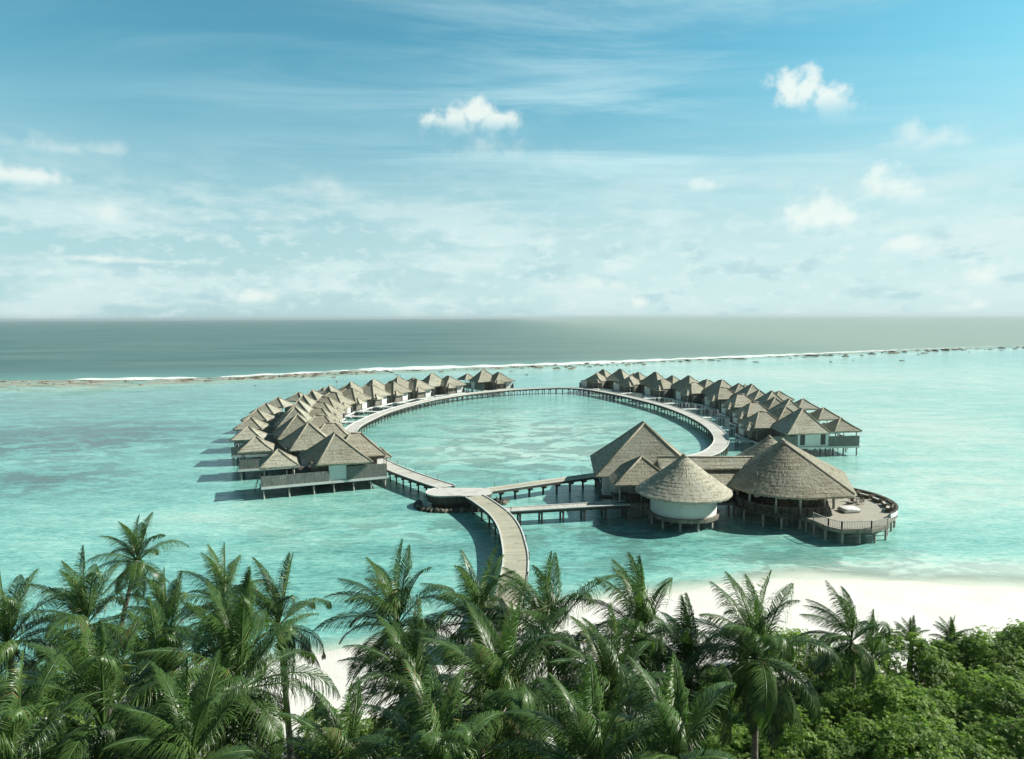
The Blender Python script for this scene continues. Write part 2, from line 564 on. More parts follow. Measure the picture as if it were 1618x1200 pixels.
def hip_roof(parent, cx, cy, hx, hy, ze, za, rx=0.0, ry=0.0, courses=8, rz=0.0, material=None, step=0.35, name='roof', mir=1, caps=True, thick=0.3):
    o = rect_outline(hx, hy, step)
    mb = MB()
    roof(mb, o, hip_top(o, rx, ry), ze, za, courses, thick)
    mb.rot(rz, cx, cy)
    if mir < 0:
        mb.mirror_y()
    r_ = mb.build(name, material or M['thatch'], parent)
    if caps:
        cp = MB()
        ends = [(rx, ry, za + 0.06), (-rx, -ry, za + 0.06)]
        if rx + ry > 0.15:
            cp.tube(ends, [0.15, 0.15], 6)
        for sx in (1, -1):
            for sy in (1, -1):
                p, q = Vector((sx * rx, sy * ry, za + 0.02)), Vector((sx * hx * 0.995, sy * hy * 0.995, ze + 0.05))
                md = (p + q) / 2 - Vector((0, 0, 0.10))
                cp.tube([p, md, q], [0.13, 0.12, 0.12], 6)
        cp.rot(rz, cx, cy)
        if mir < 0:
            cp.mirror_y()
        cp.build('ridge_cap', M['ridge'], r_)
    return r_


def circle(cx, cy, r, n=64, a0=0.0, a1=2 * PI):
    return [(cx + r * math.cos(a0 + (a1 - a0) * k / n), cy + r * math.sin(a0 + (a1 - a0) * k / n)) for k in range(n)]


# ================================================================== SETTING
def ys(x):
    """shoreline: depth of the water's edge for each x"""
    P = [(-300, 30), (-120, 34), (-60, 43), (-38, 48.5), (-24, 52), (-14, 55.5), (-4, 61), (6, 65), (14, 66.5), (21, 68.5), (28, 70.6), (33, 70.8),
         (40, 69.6), (52, 68.2), (64, 67.6), (90, 69), (130, 66), (300, 50)]
    return np.interp(x, [p[0] for p in P], [p[1] for p in P])


REEF = [(-700, 602.5), (-300, 603), (0, 602.5), (130, 599.5), (300, 597), (450, 590.5), (590, 583.5), (700, 580), (800, 577.5), (950, 572), (1100, 566),
        (1250, 560), (1400, 553.5), (1500, 550), (1618, 546), (1800, 540)]
RW = [at(px, py) for px, py in REEF]
rc, rs_ = resample([(p.x, p.y) for p in RW], 4.0)


def reef_y(x):
    return np.interp(x, rc[:, 0], rc[:, 1])


# beach and island ground
gx = np.concatenate([np.linspace(-300, -60, 13), np.linspace(-56, 80, 137), np.linspace(90, 300, 12)])
gy = np.concatenate([np.linspace(-60, 20, 17), np.linspace(21, 82, 123)])
X, Y = np.meshgrid(gx, gy)
D = ys(X) - Y + 0.35 * np.sin(X * 0.35) + 0.2 * np.sin(X * 0.9 + 1)
Z = np.where(D > 0, np.minimum(D * 0.055, 1.0 + 0.012 * D), np.maximum(D * 0.05, -1.5))
Z = Z + 0.05 * np.sin(X * 0.7) * np.sin(Y * 0.6) * (D > 2)
V = np.stack([X, Y, Z], -1).reshape(-1, 3)
nx, ny = len(gx), len(gy)
I = np.arange(nx * ny).reshape(ny, nx)
Fq = np.stack([I[:-1, :-1], I[:-1, 1:], I[1:, 1:], I[1:, :-1]], -1).reshape(-1, 4)
mm, t, out = mat('sand')
p = pos(t)
n1 = noise(t, p, 0.25, 5, 0.6)
n2 = noise(t, p, 3.0, 4, 0.65)
c = mix(t, rng_(t, n1, 0.35, 0.7), (0.84, 0.83, 0.78), (0.77, 0.755, 0.70))
c = mix(t, rng_(t, n2, 0.55, 0.8, 0, 0.3), c, (0.5, 0.46, 0.38))
zz = nd(t, 'ShaderNodeSeparateXYZ', {0: p}).outputs
c = mix(t, rng_(t, zz[2], 0.13, -0.05, 0, 0.4), c, (0.58, 0.55, 0.46))     # wet sand at the water's edge
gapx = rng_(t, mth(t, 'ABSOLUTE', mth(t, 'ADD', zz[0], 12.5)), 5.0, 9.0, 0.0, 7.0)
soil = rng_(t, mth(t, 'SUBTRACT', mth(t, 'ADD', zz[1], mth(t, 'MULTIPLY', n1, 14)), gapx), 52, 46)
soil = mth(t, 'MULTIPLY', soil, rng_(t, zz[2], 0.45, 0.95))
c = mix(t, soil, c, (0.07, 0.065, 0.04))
principled(t, out, c, 0.9, bump(t, n2, 0.05, 0.7), 0.2)
o = np_mesh('beach', V, Fq, mm)
tag(o, kind='structure', label='pale sand beach and island ground')

# lagoon: attributes carry the distance from the shore, the pale sandy and the dark weedy bottom, and the reef flat
xs = np.concatenate([np.linspace(-420, -130, 60), np.linspace(-127, 190, 240), np.linspace(196, 620, 90)])
tv = np.concatenate([np.linspace(0, 0.2, 90, endpoint=False), np.linspace(0.2, 1, 150)])
Xl = np.repeat(xs[None], len(tv), 0)
y0 = ys(xs) - 4.0
Yl = y0[None] + (reef_y(xs) - y0)[None] * tv[:, None]
shore = Yl - ys(Xl) + 0.35 * np.sin(Xl * 0.35) + 0.2 * np.sin(Xl * 0.9 + 1)
pale = np.full(Xl.shape, 0.44)
PATCH = [  # photograph pixel, radii in metres, paler (+) or darker (-)
    (840, 680, 34, 40, 0.30), (840, 720, 28, 14, 0.20), (1450, 680, 42, 60, 0.36), (1500, 780, 30, 20, 0.30), (1560, 600, 120, 120, 0.30),
    (1150, 590, 60, 60, 0.30), (1540, 895, 26, 4.5, 0.14), (1430, 915, 20, 3, 0.16), (1640, 905, 22, 6, 0.22), (1270, 928, 12, 2.5, 0.12),
    (330, 820, 16, 9, 0.25), (90, 690, 30, 14, -0.26), (30, 760, 12, 10, -0.2), (60, 640, 60, 24, -0.08), (200, 650, 24, 20, -0.05),
    (180, 680, 30, 10, -0.12), (560, 830, 24, 8, 0.04), (940, 870, 14, 5, -0.06), (760, 850, 6, 5, -0.1), (1100, 880, 34, 7, -0.1), (1000, 825, 16, 6, -0.18),
    (500, 640, 60, 50, 0.05), (1000, 900, 20, 6, 0.05), (200, 820, 30, 14, 0.06), (1450, 850, 20, 10, -0.05)]
for px, py, ra, rb, am in PATCH:
    q = at(px, py)
    pale += am * np.exp(-((Xl - q.x) / ra) ** 2 - ((Yl - q.y) / rb) ** 2)
pale += 0.5 * np.exp(-np.maximum(shore, 0) / 2.2) + 0.34 * np.exp(-np.maximum(shore, 0) / 8.5) * np.clip((Xl - 12) / 25, 0, 1) + 0.07 * np.clip(Xl / 120, -1, 1)
weed = np.full(Xl.shape, 0.10)
for px, py, ra, rb, am in ((80, 700, 34, 20, 1.0), (40, 760, 18, 12, 0.8), (200, 670, 34, 16, 0.45), (850, 690, 32, 44, 0.55), (850, 740, 26, 10, 0.25), (60, 640, 80, 30, 0.35),
                           (1000, 840, 20, 8, 0.4), (640, 840, 20, 6, 0.3), (1230, 890, 26, 5, 0.4)):
    q = at(px, py)
    weed += am * np.exp(-((Xl - q.x) / ra) ** 2 - ((Yl - q.y) / rb) ** 2)
weed = np.clip(weed, 0, 1)
dre = reef_y(Xl) - Yl
lf = np.clip((40 - Xl) / 200, 0, 1)
reef = np.exp(-(dre / (24 + 26 * lf)) ** 2) + 0.30 * lf * np.exp(-(dre / 115) ** 2)
sand_edge = np.exp(-((reef_y(Xl) - Yl - 42) / 18) ** 2)
pale += 0.22 * sand_edge
V = np.stack([Xl, Yl, np.zeros_like(Xl)], -1).reshape(-1, 3)
ny, nx = Xl.shape
I = np.arange(nx * ny).reshape(ny, nx)
Fq = np.stack([I[:-1, :-1], I[:-1, 1:], I[1:, 1:], I[1:, :-1]], -1).reshape(-1, 4)
mm, t, out = mat('lagoon_water')
p = pos(t)


def attr(t, n):
    return nd(t, 'ShaderNodeAttribute', attribute_name=n).outputs['Fac']


big = noise(t, p, 0.03, 5, 0.62, stretch=(1, 1.6, 1), dist=0.6)
mid = noise(t, p, 0.16, 5, 0.65, stretch=(0.45, 1.5, 1), off=(3, 1, 0), dist=0.5)
rip = noise(t, p, 1.1, 4, 0.62, stretch=(0.5, 1.5, 1))
rip2 = noise(t, p, 2.7, 3, 0.6, stretch=(0.55, 1.4, 1), off=(7, 3, 0))
sw = noise(t, p, 0.42, 3, 0.55, stretch=(0.3, 1.3, 1), off=(1, 8, 0))
f = mth(t, 'ADD', attr(t, 'pale'), mth(t, 'MULTIPLY', mth(t, 'SUBTRACT', big, 0.5), 0.45))
f = mth(t, 'ADD', f, mth(t, 'MULTIPLY', mth(t, 'SUBTRACT', mid, 0.5), 0.8))
f = mth(t, 'ADD', f, mth(t, 'MULTIPLY', mth(t, 'SUBTRACT', rip, 0.5), 0.95))  # ripples also painted into the colour, as darker facets of the waves
f = mth(t, 'ADD', f, mth(t, 'MULTIPLY', mth(t, 'SUBTRACT', rip2, 0.5), 0.6))
cr = nd(t, 'ShaderNodeValToRGB', {0: f})
e = cr.color_ramp.elements
e[0].position, e[0].color = 0.0, (0.070, 0.155, 0.140, 1)
e[1].position, e[1].color = 1.0, (0.64, 0.78, 0.69, 1)
for ps, cc in ((0.18, (0.105, 0.305, 0.285)), (0.38, (0.175, 0.475, 0.43)), (0.62, (0.31, 0.635, 0.56)), (0.82, (0.47, 0.735, 0.645))):
    x_ = e.new(ps)
    x_.color = (*cc, 1)
c = cr.outputs[0]
wd_ = noise(t, p, 0.17, 3, 0.6, stretch=(0.7, 1.1, 1), off=(5, 2, 0), dist=0.8)
wd2 = noise(t, p, 0.75, 4, 0.75, stretch=(0.6, 1.2, 1), off=(2, 6, 0))
wk_ = mth(t, 'MULTIPLY', attr(t, 'weed'), rng_(t, mth(t, 'ADD', mth(t, 'MULTIPLY', wd_, 0.75), mth(t, 'MULTIPLY', wd2, 0.25)), 0.47, 0.54))
c = mix(t, wk_, c, (0.085, 0.165, 0.145))
rf = mth(t, 'MULTIPLY', attr(t, 'reef'), rng_(t, noise(t, p, 0.09, 5, 0.7, stretch=(0.5, 1.6, 1)), 0.36, 0.55, 0.25, 0.95))
rcol = mix(t, rng_(t, noise(t, p, 0.22, 5, 0.75, stretch=(0.4, 1.6, 1)), 0.42, 0.58), (0.19, 0.195, 0.16), (0.47, 0.47, 0.40))
c = mix(t, rf, c, rcol)
hgt = mth(t, 'ADD', mth(t, 'ADD', mth(t, 'MULTIPLY', rip, 0.7), mth(t, 'MULTIPLY', rip2, 0.3)), mth(t, 'MULTIPLY', sw, 1.0))
b = nd(t, 'ShaderNodeBsdfPrincipled', {'Base Color': c, 'Roughness': rng_(t, rf, 0.1, 0.7, 0.12, 0.8), 'IOR': 1.33, 'Specular IOR Level': rng_(t, rf, 0.1, 0.7, 0.36, 0.05),
                                       'Normal': bump(t, hgt, 0.16, 1.0)})
tr = nd(t, 'ShaderNodeBsdfTransparent', {'Color': (0.93, 0.98, 0.96, 1)})
sh = mth(t, 'ADD', attr(t, 'shore'), mth(t, 'MULTIPLY', mth(t, 'SUBTRACT', mid, 0.5), 2.0))
t.links.new(nd(t, 'ShaderNodeMixShader', {0: rng_(t, sh, -0.3, 4.0, 0.0, 1.0), 1: tr.outputs[0], 2: b.outputs[0]}).outputs[0], out.inputs[0])
o = np_mesh('lagoon_water', V, Fq, mm)
for an, vals in (('shore', shore), ('pale', pale), ('reef', reef), ('weed', weed)):
    a_ = o.data.attributes.new(an, 'FLOAT', 'POINT')
    a_.data.foreach_set('value', vals.astype(np.float32).ravel())
tag(o, kind='structure', label='clear turquoise lagoon inside the reef')

# open sea beyond the reef
tv = np.concatenate([[0], np.geomspace(0.00005, 1, 80)])
xs2 = np.linspace(-420, 620, 80)
dirx = xs2 / reef_y(xs2)
Ys = reef_y(xs2)[None] + 160000 * tv[:, None]
Xs = xs2[None] + (dirx * 1.5)[None] * 160000 * tv[:, None]
V = np.stack([Xs, Ys, np.zeros_like(Xs)], -1).reshape(-1, 3)
ny, nx = Xs.shape
I = np.arange(nx * ny).reshape(ny, nx)
Fq = np.stack([I[:-1, :-1], I[:-1, 1:], I[1:, 1:], I[1:, :-1]], -1).reshape(-1, 4)
mm, t, out = mat('open_sea')
p = pos(t)
sx_ = nd(t, 'ShaderNodeSeparateXYZ', {0: p}).outputs
c = mix(t, rng_(t, noise(t, p, 0.012, 6, 0.7, stretch=(0.3, 1.3, 1)), 0.36, 0.64), (0.060, 0.145, 0.135), (0.125, 0.215, 0.19))
c = mix(t, rng_(t, attr(t, 'near'), 70, 0, 0, 0.7), c, (0.17, 0.36, 0.33))
c = mix(t, rng_(t, sx_[0], -150, 420, 0, 0.8), c, (0.36, 0.44, 0.365))  # sun glint painted in: sea colour pales towards the sun's side
h = mth(t, 'ADD', mth(t, 'MULTIPLY', noise(t, p, 0.12, 5, 0.6, stretch=(0.4, 1.2, 1)), 1.0), mth(t, 'MULTIPLY', noise(t, p, 0.8, 3, 0.6), 0.3))
principled(t, out, c, 0.4, bump(t, h, 0.9, 1.0), 0.25, {'IOR': 1.33})
o = np_mesh('open_sea', V, Fq, mm)
a_ = o.data.attributes.new('near', 'FLOAT', 'POINT')
a_.data.foreach_set('value', (Ys - reef_y(xs2)[None]).astype(np.float32).ravel())
tag(o, kind='structure', label='grey green open sea beyond the reef')

# surf: a low broken ridge of white water along the reef
mm, t, out = mat('surf_foam')
p = pos(t)
n1 = noise(t, p, 0.25, 5, 0.7, stretch=(0.5, 1.2, 1))
fo = nd(t, 'ShaderNodeBsdfPrincipled', {'Base Color': mix(t, n1, (0.85, 0.88, 0.86), (0.66, 0.76, 0.74)), 'Roughness': 0.9})
tr = nd(t, 'ShaderNodeBsdfTransparent')
al = mth(t, 'ADD', attr(t, 'foam'), mth(t, 'MULTIPLY', mth(t, 'SUBTRACT', n1, 0.5), 1.6))
t.links.new(nd(t, 'ShaderNodeMixShader', {0: rng_(t, al, 0.38, 0.58), 1: tr.outputs[0], 2: fo.outputs[0]}).outputs[0], out.inputs[0])
sc_, ss_ = resample([(p_.x, p_.y) for p_ in RW[1:]], 1.5)
nrm = normals2d(sc_)
prof = [(-15, 0.0, 0.1), (-11, 0.06, 0.38), (-6, 0.12, 0.7), (-1.5, 0.35, 0.95), (0.5, 0.75, 1.0), (2.2, 0.65, 0.9), (6, 0.12, 0.6), (11, 0.02, 0.1)]
vv, ff, fm = [], [], []
for i in range(len(sc_)):
    x_ = sc_[i][0]
    pxx = np.interp(x_, [p_.x for p_ in RW], [r_[0] for r_ in REEF])
    k = float(np.interp(pxx, [-300, 100, 140, 290, 330, 380, 480, 560, 600, 900, 1200, 1450, 1700], [0.25, 0.35, 0.8, 0.75, 0.2, 0.8, 0.7, 0.55, 1.15, 1.0, 0.85, 0.55, 0.35]))
    wb = 1.0 + 0.35 * math.sin(ss_[i] * 0.05) + 0.25 * math.sin(ss_[i] * 0.17 + 1)
    for a, z, f_ in prof:
        q = sc_[i] + nrm[i] * a * wb * (0.55 + 0.45 * k)
        vv.append((q[0], q[1], 0.03 + z * k * (0.8 + 0.4 * math.sin(ss_[i] * 0.31))))
        fm.append(f_ * k)
n = len(prof)
for i in range(len(sc_) - 1):
    for j in range(n - 1):
        ff.append((i * n + j, i * n + j + 1, (i + 1) * n + j + 1, (i + 1) * n + j))
mb = MB()
mb.add(vv, ff, True)
o = mb.build('surf', mm, None, {'foam': fm})
tag(o, 'line of white surf breaking along the reef', None, None, 'stuff')


# rocks of the reef flat
def rock_mesh(name, seed, material, sx=1.0, sy=1.0, sz=0.6):
    r = random.Random(seed)
    mb = MB()
    n, k = 9, 6
    rs = []
    ph = [r.uniform(0, 6) for _ in range(6)]
    for i in range(k):
        th = -0.45 + (PI / 2 + 0.45) * i / (k - 1)
        ring = []
        for j in range(n):
            a = 2 * PI * j / n
            d = 1 + 0.22 * math.sin(2 * a + ph[0]) + 0.15 * math.sin(3 * a + ph[1] + th) + r.uniform(-0.1, 0.1)
            ring.append((math.cos(th) * math.cos(a) * sx * d, math.cos(th) * math.sin(a) * sy * d, math.sin(th) * sz * (1 + r.uniform(-0.12, 0.12))))
        rs.append(ring)
    mb.rings(rs, True, False)
    me = bpy.data.meshes.new(name)
    me.from_pydata(mb.v, [], mb.f)
    me.materials.append(material)
    return me


rmeshes = [rock_mesh('reef_rock', 100 + i, M['coral'], 1.0, 0.7, 0.55) for i in range(5)]
rr = random.Random(5)
reef_spots = []
for i in range(290):
    px = rr.uniform(-20, 1640) if i % 2 else rr.choice([rr.gauss(220, 90), rr.gauss(400, 60), rr.gauss(540, 50), rr.gauss(900, 90), rr.gauss(1350, 120)])
    ry_ = np.interp(px, [r_[0] for r_ in REEF], [r_[1] for r_ in REEF])
    span = float(np.interp(px, [0, 300, 600, 1000, 1618], [9, 9, 7, 5, 4]))
    off = 2.0 + span * abs(rr.gauss(0.25, 0.33))
    if rr.random() < 0.06:
        off += rr.uniform(2, 14)
    q = at(px, ry_ + off)
    reef_spots.append((q.x, q.y, rr.uniform(0.4, 1.15) * (1.5 if rr.random() < 0.15 else 1) * q.y / 420))
for i, (x_, y_, s_) in enumerate(reef_spots):
    o = bpy.data.objects.new('reef_rock', rmeshes[i % 5])
    col.objects.link(o)
    o.location = (x_, y_, 0)
    o.rotation_euler = (0, 0, rr.uniform(0, 6))
    o.scale = (s_ * rr.uniform(1.5, 2.8), s_ * 1.5, s_ * rr.uniform(0.7, 1.3))
    tag(o, 'small brown coral rock standing out of the shallow reef beside the surf', 'rock', 'coral rocks along the reef')

exec_sections = True
# ================================================================== JETTIES
ZD = 2.0
RING_PX = [(706, 770.5), (684, 763.5), (645, 750), (612, 736), (580, 718), (558, 700), (552, 687), (560, 675), (580, 664), (610, 651.5), (650, 640), (690, 631),
           (740, 623.5), (800, 617.5), (860, 614.5), (900, 614.2), (935, 617), (980, 625), (1020, 634), (1060, 645), (1100, 661), (1128, 678),
           (1140, 696), (1128, 713), (1100, 723), (1068, 727)]
RINGW = [at(px, py, ZD) for px, py in RING_PX]
ring_c, ring_s = resample([(p.x, p.y) for p in RINGW], 1.2)


def walkway(parent, c, s_, width, deckmat, zt=ZD, thick=0.34, kerb=True):
    """deck sheet, side beams and kerb rails along a centre line"""
    nr = normals2d(c)
    n = len(c)
    h = width / 2
    top = MB()
    top.add([(c[i][0] + nr[i][0] * a, c[i][1] + nr[i][1] * a, zt) for i in range(n) for a in (-h, h)] +
            [(c[i][0] + nr[i][0] * a, c[i][1] + nr[i][1] * a, zt - 0.08) for i in range(n) for a in (-h, h)],
            [(2 * i, 2 * i + 2, 2 * i + 3, 2 * i + 1) for i in range(n - 1)] + [(2 * n + 2 * i, 2 * n + 2 * i + 1, 2 * n + 2 * i + 3, 2 * n + 2 * i + 2) for i in range(n - 1)])
    top.build('deck', deckmat, parent, {'along': [s_[i] for i in range(n) for _ in (0, 1)] * 2})
    for sd in (-1, 1):
        b_ = MB()
        for z0, z1, w0, w1 in ((zt - 0.08 - thick, zt - 0.083, 0.02, 0.20),):
            rs = []
            for i in range(n):
                q = [(h - w1, z0), (h - w0, z0), (h - w0, z1), (h - w1, z1)]
                rs.append([(c[i][0] + nr[i][0] * a * sd, c[i][1] + nr[i][1] * a * sd, z) for a, z in q])
            b_.rings(rs, True, False, True)
        b_.build('side_beam', M['timber_dark'], parent)
        if kerb:
            b_ = MB()
            rs = []
            for i in range(n):
                q = [(h - 0.11, zt + 0.003), (h + 0.03, zt + 0.003), (h + 0.03, zt + 0.13), (h - 0.11, zt + 0.13)]
                rs.append([(c[i][0] + nr[i][0] * a * sd, c[i][1] + nr[i][1] * a * sd, z) for a, z in q])
            b_.rings(rs, True, False, True)
            b_.build('kerb', M['fascia'], parent)


def trestle(mb, x, y, nx_, ny_, half, zt=ZD, r=0.13, hammer=False):
    z1 = zt - 0.44
    d = Vector((nx_, ny_, 0))
    p = Vector((x, y, 0))
    mb.beam(p + d * half * 1.02 + Vector((0, 0, z1 - 0.12)), p - d * half * 1.02 + Vector((0, 0, z1 - 0.12)), 0.22, 0.24)
    if hammer:
        q = p
        mb.tube([q + Vector((0, 0, -2.0)), q + Vector((0, 0, z1 - 0.2))], [0.17, 0.17], 8)
        for s_ in (-1, 1):
            mb.beam(q + Vector((0, 0, z1 - 0.55)), q + d * half * 0.8 * s_ + Vector((0, 0, z1 - 0.2)), 0.16, 0.16)
    else:
        for s_ in (-1, 1):
            q = p + d * half * 0.82 * s_
            mb.tube([q + Vector((0, 0, -2.0)), q + Vector((0, 0, z1 - 0.2))], [r, r], 7)


rj = empty('ring_jetty', (ring_c[0][0], ring_c[0][1], 0))
tag(rj, 'long curved timber jetty on piles ringing the inner lagoon', 'jetty')


def rel(parent):
    """parts are modelled in world coordinates: undo the offset of the parent's origin"""
    bpy.context.view_layer.update()
    inv = parent.matrix_world.inverted()
    for ch in parent.children:
        ch.matrix_parent_inverse = inv


walkway(rj, ring_c, ring_s, 3.1, M['deck'])
nr = normals2d(ring_c)
order = sorted(range(3, len(ring_c) - 1, 2), key=lambda i: ring_c[i][0] ** 2 + ring_c[i][1] ** 2)
rest = MB()
for k, i in enumerate(order):
    if k < 99:
        mb = MB()
        trestle(mb, ring_c[i][0], ring_c[i][1], nr[i][0], nr[i][1], 1.6)
        mb.build('trestle', M['timber_dark'], rj)
    else:
        trestle(rest, ring_c[i][0], ring_c[i][1], nr[i][0], nr[i][1], 1.6)
if rest.v:
    tag(rest.build('trestle', M['timber_dark'], rj), None, None, None, 'stuff')
mb = MB()
for i in range(4, 30, 3):          # thin rope posts by the junction
    q = ring_c[i] - nr[i] * 1.62
    mb.tube([(q[0], q[1], ZD), (q[0], q[1], ZD + 0.85)], [0.035, 0.03], 6)
mb.build('rope_post', M['timber_dark'], rj)
rel(rj)

# main jetty to the beach
MJ_PX = [(749, 785), (764, 794), (789, 813), (804.5, 835), (813, 865), (815, 887), (811, 920), (800, 955), (792, 975)]
mjc, mjs = resample([(at(px, py, ZD).x, at(px, py, ZD).y) for px, py in MJ_PX], 0.8)
mj = empty('beach_jetty', (mjc[0][0], mjc[0][1], 0))
tag(mj, 'broad curving worn plank jetty leading from the beach to the round platform', 'jetty')
walkway(mj, mjc, mjs, 2.8, M['deck_warm'])
nr = normals2d(mjc)
for i in range(3, len(mjc) - 2, 4):
    mb = MB()
    trestle(mb, mjc[i][0], mjc[i][1], nr[i][0], nr[i][1], 1.35)
    mb.build('trestle', M['timber_dark'], mj)
for i in range(6, len(mjc) - 2, 7):
    mb = MB()
    q = mjc[i] + nr[i] * 1.42
    mb.tube([(q[0], q[1], ZD), (q[0], q[1], ZD + 0.8)], [0.05, 0.045], 6)
    mb.tube([(q[0], q[1], ZD + 0.8), (q[0], q[1], ZD + 0.95)], [0.09, 0.07], 6)
    mb.build('bollard_light', M['timber_dark'], mj)
rel(mj)

# links
for pxs, label, hammer, wd, nm in (([(772, 775.5), (850, 764.5), (945, 751)], 'straight narrow walkway on hammerhead piles to the tall hip roofed hall', True, 2.0, 'walkway'),
                                   ([(797, 807), (900, 801), (992, 796)], 'short level walkway from the beach jetty to the small hip roofed porch', False, 2.0, 'walkway')):
    c_, s_ = resample([(at(px, py, ZD).x, at(px, py, ZD).y) for px, py in pxs], 0.5)
    wk = empty(nm, (c_[0][0], c_[0][1], 0))
    tag(wk, label, 'walkway')
    walkway(wk, c_, s_, wd, M['deck_warm'] if hammer else M['deck'], ZD - 0.02, 0.3)
    nr = normals2d(c_)
    for i in range(4, len(c_) - 1, 5 if hammer else 6):
        mb = MB()
        trestle(mb, c_[i][0], c_[i][1], nr[i][0], nr[i][1], wd / 2, ZD, 0.14, hammer)
        mb.build('trestle', M['timber_dark'], wk)
    if hammer:
        for i in range(3, len(c_) - 1, 8):
            mb = MB()
            q = c_[i] + nr[i] * 0.98
            mb.tube([(q[0], q[1], ZD), (q[0], q[1], ZD + 0.8)], [0.035, 0.03], 6)
            mb.build('rope_post', M['timber_dark'], wk)
    rel(wk)

def hull(points):
    pts = sorted(set((round(a, 4), round(b, 4)) for a, b in points))

    def half(ps):
        h_ = []
        for p_ in ps:
            while len(h_) >= 2 and (h_[-1][0] - h_[-2][0]) * (p_[1] - h_[-2][1]) - (h_[-1][1] - h_[-2][1]) * (p_[0] - h_[-2][0]) <= 0:
                h_.pop()
            h_.append(p_)
        return h_
    lo, hi = half(pts), half(pts[::-1])
    return lo[:-1] + hi[:-1]


def even(loop, step):
    P = np.array(loop + [loop[0]])
    s_ = np.concatenate([[0], np.cumsum(np.linalg.norm(np.diff(P, axis=0), axis=1))])
    n = int(s_[-1] / step)
    tt = np.linspace(0, s_[-1], n, endpoint=False)
    return [(float(np.interp(q, s_, P[:, 0])), float(np.interp(q, s_, P[:, 1]))) for q in tt]


# round junction platform and its boulders
jp = at(727, 778.5, ZD)
pf = empty('round_platform', (jp.x, jp.y, 0))
tag(pf, 'rounded pale landing platform where the jetties meet', 'platform')


def stadium(r, step=0.3):
    return even(hull(circle(-2.5, 0, r, 48) + circle(2.5, 0.1, r * 0.9, 48)), step)


mb = MB()
mb.prism(stadium(2.55), ZD - 0.12, ZD + 0.012)
mb.build('platform_deck', M['deck'], pf)
mb = MB()
mb.prism(stadium(2.42), 0.85, ZD - 0.125)
mb.build('skirt', M['timber_dark'], pf)
mb = MB()
ko = [q for q in stadium(2.62, 0.25) if q[0] < -2.0 or (q[1] < 0 and q[0] < 0.6)]
ko = sorted(ko, key=lambda q: math.atan2(q[1], q[0] + 1.5) % (2 * PI))
ka = np.array(ko)
kn = normals2d(ka)
mb.rings([[(ka[i][0] + kn[i][0] * a, ka[i][1] + kn[i][1] * a, z) for a, z in ((0, ZD + 0.015), (0.1, ZD + 0.015), (0.1, ZD + 0.11), (0, ZD + 0.11))] for i in range(len(ka))], True, False, True)
mb.build('kerb', M['fascia'], pf)
mb = MB()
mb.prism(stadium(1.7), -2, 0.85)
mb.build('pier', M['timber_dark'], pf)
ring_rocks = [q for q in stadium(3.75, 0.72) if q[1] < 1.2 and q[0] < 3.6]
bm_ = [rock_mesh('boulder', 300 + i, M['boulder'], 0.62, 0.5, 0.5) for i in range(5)]
for i, (kx, ky) in enumerate(ring_rocks):
    o = bpy.data.objects.new('boulder', bm_[i % 5])
    col.objects.link(o)
    o.location = (jp.x + kx + rr.uniform(-0.12, 0.12), jp.y + ky + rr.uniform(-0.12, 0.12), 0.12)
    o.rotation_euler = (0, 0, rr.uniform(0, 6))
    s_ = rr.uniform(0.75, 1.15)
    o.scale = (s_, s_, s_)
    tag(o, 'dark rounded boulder in the ring of stones around the round platform', 'boulder', 'boulders around the round platform')
for px, py, s_ in ((783, 795, 1.0), (794, 798, 1.2), (800, 795, 0.8), (776, 800, 0.9)):
    q = at(px, py)
    o = bpy.data.objects.new('boulder', bm_[int(s_ * 10) % 5])
    col.objects.link(o)
    o.location = (q.x, q.y, 0.1)
    o.scale = (s_, s_, s_)
    tag(o, 'brown boulder of the heap in the corner between beach jetty and straight walkway', 'boulder', 'boulders in the jetty corner')


# ================================================================== VILLAS
def board_fence(r0, r1, tpos, z0, z1, wd=0.19, seed=1, axis='r', th=0.05):
    r = random.Random(seed)
    mb = MB()
    x = r0
    while x < r1 - 0.05:
        xe = min(x + wd, r1)
        d = r.uniform(-0.012, 0.012)
        zt = z1 + r.uniform(-0.035, 0.035)
        if axis == 'r':
            mb.box(x, xe - 0.012, tpos - th / 2 + d, tpos + th / 2 + d, z0, zt)
        else:
            mb.box(tpos - th / 2 + d, tpos + th / 2 + d, x, xe - 0.012, z0, zt)
        x += wd
    return mb


